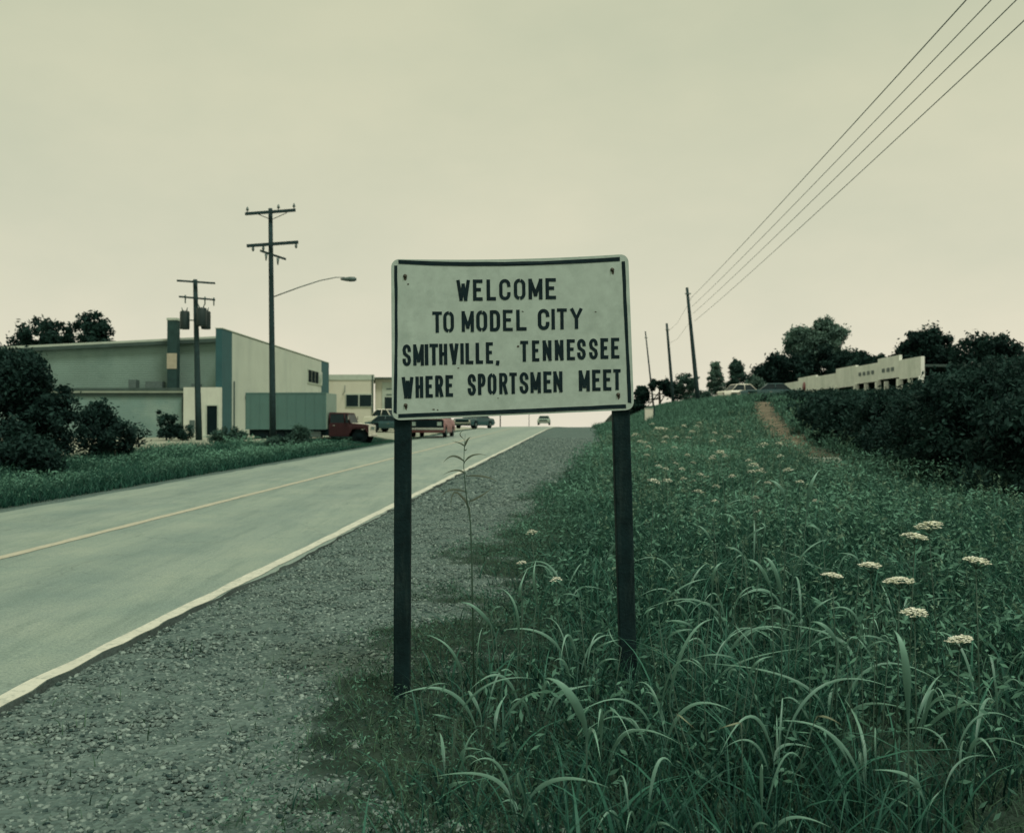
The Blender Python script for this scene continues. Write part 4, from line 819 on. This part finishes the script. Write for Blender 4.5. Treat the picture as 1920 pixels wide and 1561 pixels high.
# tall stalks with pale seed heads standing out of the weeds
x_, y_ = scatter(3600, 4.5, 48, .2, 10, 221, 1.25); g_, c_, _ = masks(x_, y_); keep = inview(x_, y_) & (g_ < .2) & (c_ < .2) & clumped(x_, y_, .8, .5, 61); x_, y_ = x_[keep], y_[keep]
hs_ = np.random.default_rng(22).uniform(.5, .95, len(x_)) * ss(y_, 3.5, 7); V_, F_, t_ = blades(x_, y_, hs_, .004 + y_ * .0003, .35, 4, 222, -.3)
rs = np.random.default_rng(23); k_ = 12; tips = V_.reshape(len(x_), -1, 3)[:, -2]; c3 = np.repeat(tips, k_, 0); c3 = c3 + np.stack([rs.normal(0, .012, len(c3)), rs.normal(0, .012, len(c3)), rs.uniform(-.09, .07, len(c3))], 1)
a3 = rs.normal(size=(len(c3), 3)) * .007 * (1 + np.repeat(y_, k_)[:, None] / 14); b3 = rs.normal(size=(len(c3), 3)) * .005 * (1 + np.repeat(y_, k_)[:, None] / 14)
V2 = np.stack([c3 - a3, c3 + b3, c3 + a3], 1).reshape(-1, 3); F2 = np.arange(len(V2)).reshape(-1, 3) + len(V_)
props(link('seed_stalks', np_mesh('seed_stalks', np.concatenate([V_, V2]), np.concatenate([F_, F2]), np.concatenate([t_ * .5, np.repeat(rs.uniform(.3, 1, len(c3)), 3)])), M_seed), 'thin stalks with pale seed heads standing above the bank weeds', 'grass', kind='stuff')
# short grass and seedlings where the gravel thins out
x_, y_ = scatter(110000, 2.5, 45, -3.2, 3, 203, 1.6); g_, c_, _ = masks(x_, y_)
keep = inview(x_, y_) & (np.random.default_rng(9).random(len(x_)) < (1 - g_) * 1.0 + .05 * (g_ > .3)) & clumped(x_, y_, 1.1, .38, 41); x_, y_ = x_[keep], y_[keep]
V_, F_, t_ = blades(x_, y_, np.random.default_rng(10).uniform(.04, .16, len(x_)), .007 + 0 * x_, 1.1, 3, 204, .1)
props(link('short_grass', np_mesh('short_grass', V_, F_, t_), M_short), 'short patchy grass creeping over the gravel shoulder', 'grass', kind='stuff')
# weeds (small leaves) on the bank
def weeds(name, n_, u0, u1, v0, v1, seed, size, hmax, label, m, th=.35, pw=1.2, dens=1.0, pers=9):
    x_, y_ = scatter(n_, u0, u1, v0, v1, seed, pw); g_, c_, l_ = masks(x_, y_); r = np.random.default_rng(seed)
    keep = inview(x_, y_) & (r.random(len(x_)) < (1 - g_) * (1 - c_) * (1 - l_) * dens) & clumped(x_, y_, .9, th, seed); x_, y_ = x_[keep], y_[keep]
    hgt = hmax * (.35 + .75 * vn(x_ * .9, y_ * .9, 77)) * ss(y_, 1.8, 5) * (1 - .5 * ss(y_, 45, 70)); cen = np.stack([x_, y_, H(x_, y_) + hgt * .5], 1); rad = np.full(len(x_), 1.0)
    k_ = pers; c = np.repeat(cen, k_, 0); nn = len(c); hp = np.repeat(hgt, k_)
    pos = c + np.stack([r.normal(0, .16, nn), r.normal(0, .16, nn), (r.random(nn) - .45) * hp], 1)
    sz = (size * (1 + y_.clip(0, 90) / 22))[:, None]; sz = np.repeat(sz, k_, 0) * r.uniform(.5, 1.3, (nn, 1))
    a = r.normal(size=(nn, 3)) * np.array([1, 1, .8]); a /= np.linalg.norm(a, axis=1)[:, None]; b = np.cross(a, r.normal(size=(nn, 3))); b /= np.linalg.norm(b, axis=1)[:, None]
    V_ = np.stack([pos - a * sz, pos + b * sz * .3, pos + a * sz, pos - b * sz * .3], 1).reshape(-1, 3)
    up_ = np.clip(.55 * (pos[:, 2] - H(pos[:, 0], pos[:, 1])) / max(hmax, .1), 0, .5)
    t_ = np.repeat(np.clip(r.random(nn) * .55 + up_ + np.repeat(vn(x_ * .5, y_ * .5, 12), k_) * .35 - .28, 0, 1), 4)  # shade low in the weeds painted as a darker tint
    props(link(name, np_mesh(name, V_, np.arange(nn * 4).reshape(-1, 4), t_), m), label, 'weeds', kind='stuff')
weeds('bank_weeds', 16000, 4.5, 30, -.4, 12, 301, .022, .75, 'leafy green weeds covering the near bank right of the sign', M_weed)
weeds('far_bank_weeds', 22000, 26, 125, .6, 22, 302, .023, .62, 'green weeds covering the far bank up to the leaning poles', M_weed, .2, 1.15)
weeds('shoulder_weeds', 9000, 3, 24, -2.4, 1.2, 303, .011, .16, 'low creeping weeds at the edge of the gravel under the sign', M_weed, .3)
x_, y_ = scatter(70000, 22, 110, 0, 20, 305, 1.3); g_, c_, l_ = masks(x_, y_); keep = inview(x_, y_) & (g_ < .3) & (c_ < .3); x_, y_ = x_[keep], y_[keep]
V_, F_, t_ = blades(x_, y_, np.random.default_rng(11).uniform(.25, .75, len(x_)), .012 + y_ * .0005, .6, 2, 306, .05)
props(link('bank_grass', np_mesh('bank_grass', V_, F_, t_), M_weed), 'grass standing on the far bank below the leaning poles', 'grass', kind='stuff')
# left verge
x_, y_ = scatter(110000, 14, 95, -15.8, -9.9, 307, 1.25); g_, c_, l_ = masks(x_, y_); u_, v_ = uv(x_, y_)
keep = inview(x_, y_) & (g_ < .5) & (l_ < .4) & (np.random.default_rng(13).random(len(x_)) < (1 - .75 * c_)); x_, y_, v_ = x_[keep], y_[keep], v_[keep]
V_, F_, t_ = blades(x_, y_, np.random.default_rng(12).uniform(.15, .6, len(x_)) * 1.25 * (.25 + .75 * ss(-v_, 10, 11.5)) * (1 - .82 * ss(y_, 38, 50)), .011 + y_ * .0004, .7, 3, 308, -.05)
props(link('verge_grass', np_mesh('verge_grass', V_, F_, t_), M_grass), 'rough grass on the verge across the road', 'grass', kind='stuff')
weeds('verge_weeds', 9000, 15, 46, -15.6, -10.8, 309, .02, .6, 'leafy weeds on the verge across the road', M_weed, .45, 1.1)
# gravel
def stones(name, n_, u0, u1, s0, s1, seed, pw, v0=VR + .1, v1=1.6):
    r = np.random.default_rng(seed); x_, y_ = scatter(n_, u0, u1, v0, v1, seed, pw); g_, c_, l_ = masks(x_, y_)
    keep = inview(x_, y_) & (r.random(len(x_)) < g_ + .16 * (x_ < 1.5)); x_, y_ = x_[keep], y_[keep]; k_ = len(x_)
    cube = np.array([(-1, -1, -.7), (1, -1, -.7), (1, 1, -.7), (-1, 1, -.7), (-.7, -.7, .8), (.8, -.6, .8), (.6, .8, .7), (-.8, .6, .7)])
    s_ = np.exp(r.uniform(np.log(s0), np.log(s1), k_)); V_ = cube[None] * (1 + r.uniform(-.35, .35, (k_, 8, 3))) * s_[:, None, None] * np.array([1, .8, .55])
    a = r.uniform(0, 6.28, k_); ca, sa = np.cos(a)[:, None], np.sin(a)[:, None]; tl = r.uniform(-.6, .6, k_)[:, None]
    X_, Y_, Z_ = V_[..., 0], V_[..., 1], V_[..., 2]; Z2 = Z_ + X_ * tl; V_ = np.stack([X_ * ca - Y_ * sa + x_[:, None], X_ * sa + Y_ * ca + y_[:, None], Z2 + (H(x_, y_) + s_ * .18)[:, None]], -1)
    Q = np.array([(0, 3, 2, 1), (4, 5, 6, 7), (0, 1, 5, 4), (1, 2, 6, 5), (2, 3, 7, 6), (3, 0, 4, 7)])
    F_ = (Q[None] + (np.arange(k_) * 8)[:, None, None]).reshape(-1, 4)
    props(link(name, np_mesh(name, V_.reshape(-1, 3), F_, np.repeat(r.beta(1.6, 2.2, k_), 8)), M_stone), 'loose grey crushed stone on the road shoulder', 'gravel', kind='stuff')
stones('gravel', 105000, 2.6, 20, .0035, .017, 401, 1.3)
stones('distant_gravel', 9000, 17, 60, .018, .035, 402, 1.2)
bpy.data.objects['distant_gravel']['label'] = 'crushed stone of the shoulder farther up the road'

# ------------------------------------------------------------------ broad-leaved grass plants in front
def leaf_mesh(pts, w_, seed):
    "a folded arching leaf along the curve through ground, base, bend and tip"
    r = random.Random(seed); n_ = 18; P0, P1, P2, P3 = pts; ctr = []
    for k_ in range(n_ + 1):
        t = k_ / n_
        if t < .35: s_ = t / .35; c_ = P0.lerp(P1, s_)
        else:
            s_ = (t - .35) / .65; c_ = P1 * (1 - s_) ** 2 + P2 * 2 * s_ * (1 - s_) + P3 * s_ * s_
        ctr.append(c_)
    V_ = []; T_ = []
    for k_, c_ in enumerate(ctr):
        t = k_ / n_; d = (ctr[min(k_ + 1, n_)] - ctr[max(k_ - 1, 0)]).normalized()
        side = d.cross(Vector((0, -1, .35))).normalized(); nrm = side.cross(d)
        ww = w_ * (.18 if t < .33 else min(1, .25 + (t - .33) * 4) * max(0.02, 1 - ((t - .33) / .67) ** 1.7)) * .5
        V_ += [c_ - side * ww, c_ + nrm * ww * .35, c_ + side * ww]; T_ += [min(1, 1.25 * t ** 1.3) + r.uniform(-.06, .06)] * 3  # sheen along the bend and shade at the foot painted into the tint
    F_ = []
    for k_ in range(n_):
        a = 3 * k_; F_ += [(a, a + 1, a + 4, a + 3), (a + 1, a + 2, a + 5, a + 4)]
    return np_mesh('leaf', np.array([tuple(q) for q in V_]), np.array(F_), np.clip(T_, 0, 1), smooth=True)
def grass_plant(label, arcs, d, off, sc, group=None, seed=0, m=None):
    tr = lambda p: (off[0] + p[0] / sc, off[1] + p[1] / sc)
    bases = [P(*tr(a[0]), d) for a in arcs]; bx_ = sum(b.x for b in bases) / len(bases); o = empty('grass_plant', (bx_, d, Hs(bx_, d)), label, 'grass', group)
    for k_, a in enumerate(arcs):
        dd = d + random.Random(seed * 31 + k_).uniform(-.12, .12)
        p1 = P(*tr(a[0]), dd); p3 = P(*tr(a[2]), dd - .05); mid = P(*tr(a[1]), dd - .1); p2 = mid * 2 - (p1 + p3) * .5
        root = Vector((bx_ * .6 + p1.x * .4, dd * .5 + d * .5, Hs(bx_, d) - .02)); loc = o.location
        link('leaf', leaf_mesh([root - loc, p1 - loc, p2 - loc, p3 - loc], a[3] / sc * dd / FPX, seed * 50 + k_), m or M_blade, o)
        b = MB(); b.tube([root - loc, p1 - loc], [.0035, .0018], 5); b.obj('stalk', M_grassstem, o)
    return o
M_grassstem = mat('grass_stalk', (.035, .08, .055), .6, .2, 10)
A3 = ((1150, 900), 3.097); A2 = ((650, 1000), 3.2); A4 = ((740, 800), 4.571)
GP = [
 ('tall broad-leaved grass with three pale arching leaves, right of the right post', [((980, 690), (930, 500), (865, 450), 30), ((920, 640), (850, 500), (770, 460), 26), ((760, 450), (710, 400), (640, 392), 16), ((1040, 570), (1110, 420), (1250, 338), 13), ((1080, 820), (980, 745), (850, 765), 17)], 4.9, A3),
 ('grass plant with long drooping leaves close to the right post', [((575, 630), (590, 520), (640, 478), 22), ((260, 750), (400, 620), (550, 572), 14), ((440, 810), (390, 735), (340, 730), 15), ((500, 750), (430, 700), (330, 740), 11), ((470, 860), (390, 818), (290, 822), 15), ((200, 820), (205, 760), (250, 737), 14)], 5.0, A3),
 ('low grass plant below the drooping one by the right post', [((300, 930), (380, 875), (480, 870), 13), ((320, 1290), (430, 930), (590, 805), 24), ((740, 1050), (600, 1012), (450, 1040), 11), ((520, 1130), (500, 1065), (440, 1030), 15), ((785, 1170), (830, 1060), (930, 1022), 19), ((850, 1030), (780, 925), (690, 830), 10)], 4.5, A3),
 ('grass plant with a wide pale leaf bending to the right of the bank', [((1140, 800), (1190, 730), (1300, 672), 15), ((1310, 960), (1230, 850), (1145, 822), 32), ((1440, 890), (1370, 750), (1230, 760), 17), ((695, 780), (740, 660), (820, 615), 12)], 4.6, A3),
 ('grass plant with thin leaves fanning out at the lower right', [((1600, 940), (1500, 905), (1410, 912), 13), ((1440, 1000), (1530, 940), (1610, 945), 13), ((1520, 1060), (1460, 965), (1410, 910), 12), ((1350, 1000), (1370, 925), (1410, 907), 12)], 4.4, A3),
 ('single very wide blue green blade standing at the lower right', [((1712, 1330), (1690, 1020), (1628, 868), 60)], 3.6, A3),
 ('grass plant with small bent leaves in the middle of the bank', [((715, 290), (690, 215), (630, 198), 17), ((575, 370), (530, 290), (480, 262), 15), ((580, 220), (680, 130), (800, 118), 8), ((755, 355), (830, 295), (900, 265), 13), ((870, 330), (880, 270), (850, 245), 16)], 6.4, A3),
 ('grass plant with two upright pale leaves high on the bank', [((1000, 110), (960, 30), (905, 0), 26), ((1130, 110), (1150, 20), (1195, -60), 28), ((800, 60), (830, 20), (860, -5), 12)], 7.2, A3),
 ('grass plant with hooked leaf tips farther right on the bank', [((1430, 490), (1390, 435), (1300, 425), 15), ((1215, 330), (1170, 270), (1110, 270), 17)], 6.0, A3),
 ('curved pale leaf plant just right of the left post', [((690, 870), (620, 690), (470, 605), 20), ((780, 850), (790, 660), (815, 560), 11)], 5.2, A2),
 ('grass plant with arching broad leaves midway between the posts', [((890, 590), (780, 450), (680, 415), 26), ((1030, 640), (1010, 430), (920, 325), 20), ((860, 500), (890, 446), (940, 440), 9), ((1140, 390), (1122, 260), (1140, 150), 19), ((1060, 390), (1040, 330), (1090, 200), 22)], 5.3, A2),
 ('thick ribbed leaf bending over at the bottom middle', [((1440, 1180), (1330, 950), (1190, 865), 62)], 3.9, A2),
 ('long thin leaf plant lying low in front of the left post', [((660, 1110), (850, 905), (1130, 870), 15), ((440, 965), (520, 905), (620, 905), 10), ((650, 1115), (560, 1090), (510, 1085), 14)], 4.4, A2),
 ('grass plant with bent leaves just left of the right post', [((1480, 700), (1560, 655), (1640, 635), 13), ((1400, 390), (1345, 362), (1285, 370), 11), ((1500, 800), (1560, 755), (1640, 760), 13), ((1650, 680), (1600, 640), (1570, 560), 12)], 5.3, A2),
]
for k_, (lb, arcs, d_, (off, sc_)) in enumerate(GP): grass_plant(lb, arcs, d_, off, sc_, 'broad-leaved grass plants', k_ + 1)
# the tall thin dark weed seen against the road between the posts
M_tw = tint_mat('thin_weed_leaf', (.04, .06, .045), (.10, .13, .09), .6, .3, .1)
d_ = 5.4; q = P(740 + 690 / 4.571, 800 + 1300 / 4.571, d_); tw = empty('tall_weed', (q.x, d_, Hs(q.x, d_)), 'tall thin dark weed with drooping leaves against the road between the posts', 'weed')
t4 = lambda p, dd=5.4: P(740 + p[0] / 4.571, 800 + p[1] / 4.571, dd) - tw.location
b = MB(); b.tube([Vector((0, 0, -.05)), t4((660, 1100)), t4((650, 820)), t4((610, 560)), t4((592, 340)), t4((596, 190)), t4((605, 60))], [.006, .005, .0045, .0035, .0025, .002, .001], 6); b.obj('stalk', M_grassstem, tw)
for k_, (a, c_, e_, w_) in enumerate((((600, 300), (500, 250), (415, 310), 14), ((600, 300), (680, 240), (800, 246), 12), ((596, 165), (560, 140), (485, 120), 10), ((600, 170), (625, 110), (655, 88), 13), ((610, 400), (520, 372), (410, 415), 12), ((615, 420), (780, 428), (885, 478), 13),
        ((640, 640), (740, 590), (850, 512), 13), ((620, 560), (480, 540), (390, 610), 14), ((645, 700), (520, 560), (480, 720), 13), ((650, 760), (600, 620), (545, 605), 12), ((596, 190), (610, 200), (620, 180), 8), ((590, 100), (560, 60), (600, 30), 6))):
    p1, p2, p3 = t4(a), t4(c_), t4(e_); link('leaf', leaf_mesh([p1 - Vector((0, 0, .01)), p1, p2 * 2 - (p1 + p3) * .5, p3], w_ * 1.7 / 4.571 * d_ / FPX, k_), M_tw, tw)
grass_plant('plant of dry tan grass leaves low at the bottom right of the posts', [((365, 1350), (420, 1395), (480, 1448), 9), ((745, 1405), (680, 1420), (600, 1447), 12), ((1180, 1370), (1250, 1378), (1330, 1425), 15)], 4.2, A3[0], A3[1], None, 40, M_dry)
def random_plant(px_, py_, d, h, n_, seed, w_=.02):
    "a broad-leaved grass plant whose leaves arch out from a few stalks"
    q = P(px_, py_, d); r = random.Random(seed); o = empty('grass_plant', (q.x, d, Hs(q.x, d)), 'broad-leaved grass plant arching out of the weeds ' + ('at the very bottom of the view' if py_ > 1400 else 'between the two sign posts' if px_ < 1150 else 'just right of the right post' if px_ < 1400 else 'far to the right of the sign'), 'grass', 'arching grass plants among the weeds')
    for k_ in range(n_):
        a = r.uniform(0, 6.28); dr = Vector((math.cos(a), math.sin(a), 0)); hh = h * r.uniform(.45, 1); ln = hh * r.uniform(.35, .7)
        root = Vector((r.uniform(-.05, .05), r.uniform(-.05, .05), -.02)); p1 = root + dr * .05 + Vector((0, 0, hh * .55)); p2 = p1 + dr * ln * .35 + Vector((0, 0, hh * .62)); p2 = p2 if r.random() < .6 else p1.lerp(p2, .7) + Vector((r.uniform(-.06, .06), r.uniform(-.06, .06), -.04)); p3 = p1 + dr * ln * r.uniform(.6, 1.6) + Vector((r.uniform(-.04, .04), r.uniform(-.04, .04), hh * r.uniform(.05, .5)))
        link('leaf', leaf_mesh([root, p1, p2, p3], w_ * r.uniform(.45, 1.1), seed * 20 + k_), M_blade, o)
    return o
for k_, (a, b_2, d_, h_, n_) in enumerate(((1240, 1300, 4.6, .7, 7), (1330, 1180, 5.4, .7, 6), (1450, 1300, 4.4, .6, 7), (1560, 1250, 4.8, .65, 6), (1620, 1380, 4.2, .55, 6), (1700, 1300, 4.6, .6, 6), (1800, 1350, 4.3, .6, 6), (1380, 1080, 6.6, .7, 6), (1500, 1060, 6.8, .7, 6), (1620, 1150, 5.8, .6, 5),
     (1280, 1010, 8.0, .75, 6), (1420, 980, 9.0, .75, 6), (1560, 980, 8.8, .7, 5), (1000, 1250, 5.2, .55, 6), (1080, 1180, 5.8, .6, 6), (920, 1280, 4.9, .5, 5), (850, 1350, 4.4, .4, 5), (1110, 1330, 4.5, .55, 6), (980, 1420, 4.0, .45, 6), (1200, 1450, 3.9, .5, 5), (1420, 1480, 3.9, .45, 4), (1750, 1500, 4.0, .45, 5), (1060, 1040, 8.2, .6, 5), (1130, 960, 10, .6, 5), (1690, 1060, 7.0, .6, 5), (1850, 1250, 5.0, .6, 6))):
    random_plant(a, b_2, d_, h_, n_, 500 + k_)
sl = P(1545, 872, 27); b = MB(); b.box(-.42, .42, -.2, .25, -.05, .10); o = b.obj('concrete_slab', M_trim, None, .015); o.location = (sl.x, 27, Hs(sl.x, 27) + .12); props(o, 'pale concrete slab at the foot of the bare clay bank', 'slab')

# ------------------------------------------------------------------ flat-topped white wildflowers
def lace(px_, py_, d_, wpx, label, group=None, seed=0):
    h_ = P(px_, py_, d_); r = random.Random(seed); gx_ = h_.x + r.uniform(-.08, .08); gy_ = d_ + r.uniform(-.05, .1); gz = Hs(gx_, gy_); o = empty('wildflower', (gx_, gy_, gz), label, 'flower', group)
    L0 = o.location; top_ = h_ - L0; b = MB(); b.tube([(0, 0, -.03), tuple(top_ * .5 + Vector((.02, 0, 0))), tuple(top_ - Vector((0, 0, .035)))], [.0035, .003, .002], 5); b.obj('stem', M_grassstem, o)
    R_ = wpx / 2 / FPX * d_; near = wpx > 28; V_ = []; F_ = []; nf = 46 if near else 20; rays = MB(); tl = Vector((r.uniform(-.25, .25), r.uniform(-.1, .1), 1)).normalized(); qd = Vector((0, 0, 1)).rotation_difference(tl)
    for k_ in range(nf):
        a = k_ * 2.39996; rr = math.sqrt((k_ + .5) / nf); c_ = Vector((rr * R_ * math.cos(a), rr * R_ * math.sin(a), R_ * (.28 if near else .6) * (1 - rr * rr) + r.uniform(-.05, .05) * R_)); c_ = top_ + qd @ c_
        if k_ % 3 == 0 and near: rays.tube([top_ - Vector((0, 0, .035)), c_ - Vector((0, 0, .003))], .0009, 3)
        fs = R_ * (.13 if near else .22) * r.uniform(.8, 1.3)
        for j in range(5 if near else 2):
            q = c_ + Vector((r.uniform(-1, 1) * fs, r.uniform(-1, 1) * fs, r.uniform(-.3, .5) * fs)); i_ = len(V_); s_ = fs * .8
            V_ += [q + Vector((s_ * math.cos(t), s_ * math.sin(t), (0 if t else 0) + r.uniform(-.2, .2) * s_)) for t in [n_ * math.pi / 3 + r.random() for n_ in range(6)]] + [q + Vector((0, 0, -.5 * s_))]
            F_ += [(i_ + n_, i_ + (n_ + 1) % 6, i_ + 6) for n_ in range(6)]
    me_ = np_mesh('flower_head', np.array([tuple(q) for q in V_]), np.array(F_)); link('flower_head', me_, M_flower, o)
    if rays.v: rays.obj('rays', M_grassstem, o)
    return o
for k_, (a, b_2, d_, w_, lb) in enumerate(((1715, 1007, 4.6, 46, 'flat white wildflower second from the top of the near group at the right'), (1742, 986, 4.9, 48, 'topmost white wildflower of the near group at the right'), (1686, 1090, 4.3, 52, 'largest flat white wildflower in the near group at the right'),
    (1715, 1149, 4.2, 48, 'lowest white wildflower of the near group at the right'), (1561, 1080, 4.9, 40, 'leftmost white wildflower of the near group at the right'), (1632, 1061, 4.7, 40, 'tilted white wildflower between two flat ones at the right'), (1830, 1052, 4.4, 48, 'white wildflower near the right edge of the view'), (1800, 1200, 4.1, 46, 'white wildflower low at the right edge of the view'))):
    lace(a, b_2, d_, w_, lb, 'near white wildflowers', k_ + 1)
FW = [(1432, 836, 17), (1461, 833, 12), (1351, 850, 16), (1414, 874, 17), (1410, 886, 14), (1426, 885, 14), (1477, 883, 15), (1309, 923, 15), (1341, 941, 12), (1320, 951, 10), (1423, 961, 12), (1365, 959, 10), (1225, 904, 18), (1252, 903, 16), (1373, 894, 12), (1463, 856, 10), (1267, 821, 10), (1237, 808, 22), (1245, 830, 9),
      (1192, 817, 13), (1213, 854, 9), (1259, 922, 7), (1416, 934, 12), (1043, 1088, 17), (998, 1000, 17), (979, 1057, 16), (1282, 800, 9), (1215, 838, 9), (1300, 868, 8), (1340, 812, 8), (1385, 810, 8), (1500, 905, 12), (1530, 940, 11)]
_r = random.Random(3)
for _ in range(38):
    _y = _r.uniform(792, 915); FW.append((_r.uniform(1195, 1330 + (_y - 790) * 1.3), _y, _r.uniform(6, 11)))
for k_, (a, b_2, w_) in enumerate(FW):
    w_ *= 1.25; d_ = 5.9 if a < 1100 else max(7.0, min(26, .105 / (w_ / FPX))) * (1 if b_2 > 860 else 1.05)
    if b_2 < 835: d_ = max(d_, 14)
    if a < 1100: lb = ('small white wildflower low between the posts, nearest the right one', 'small white wildflower between the posts at the edge of the gravel', 'small cream wildflower in the weeds midway between the posts')[k_ - 23]
    else: lb = 'small white wildflower ' + ('high on the bank below the leaning poles' if b_2 < 835 else 'in the weeds close to the right post' if a < 1290 else 'in the weeds halfway up the middle of the bank' if b_2 < 900 else 'lower down among the weeds of the bank')
    lace(a, b_2, d_, w_, lb, 'small white wildflowers on the bank' if a > 1100 else None, 60 + k_)
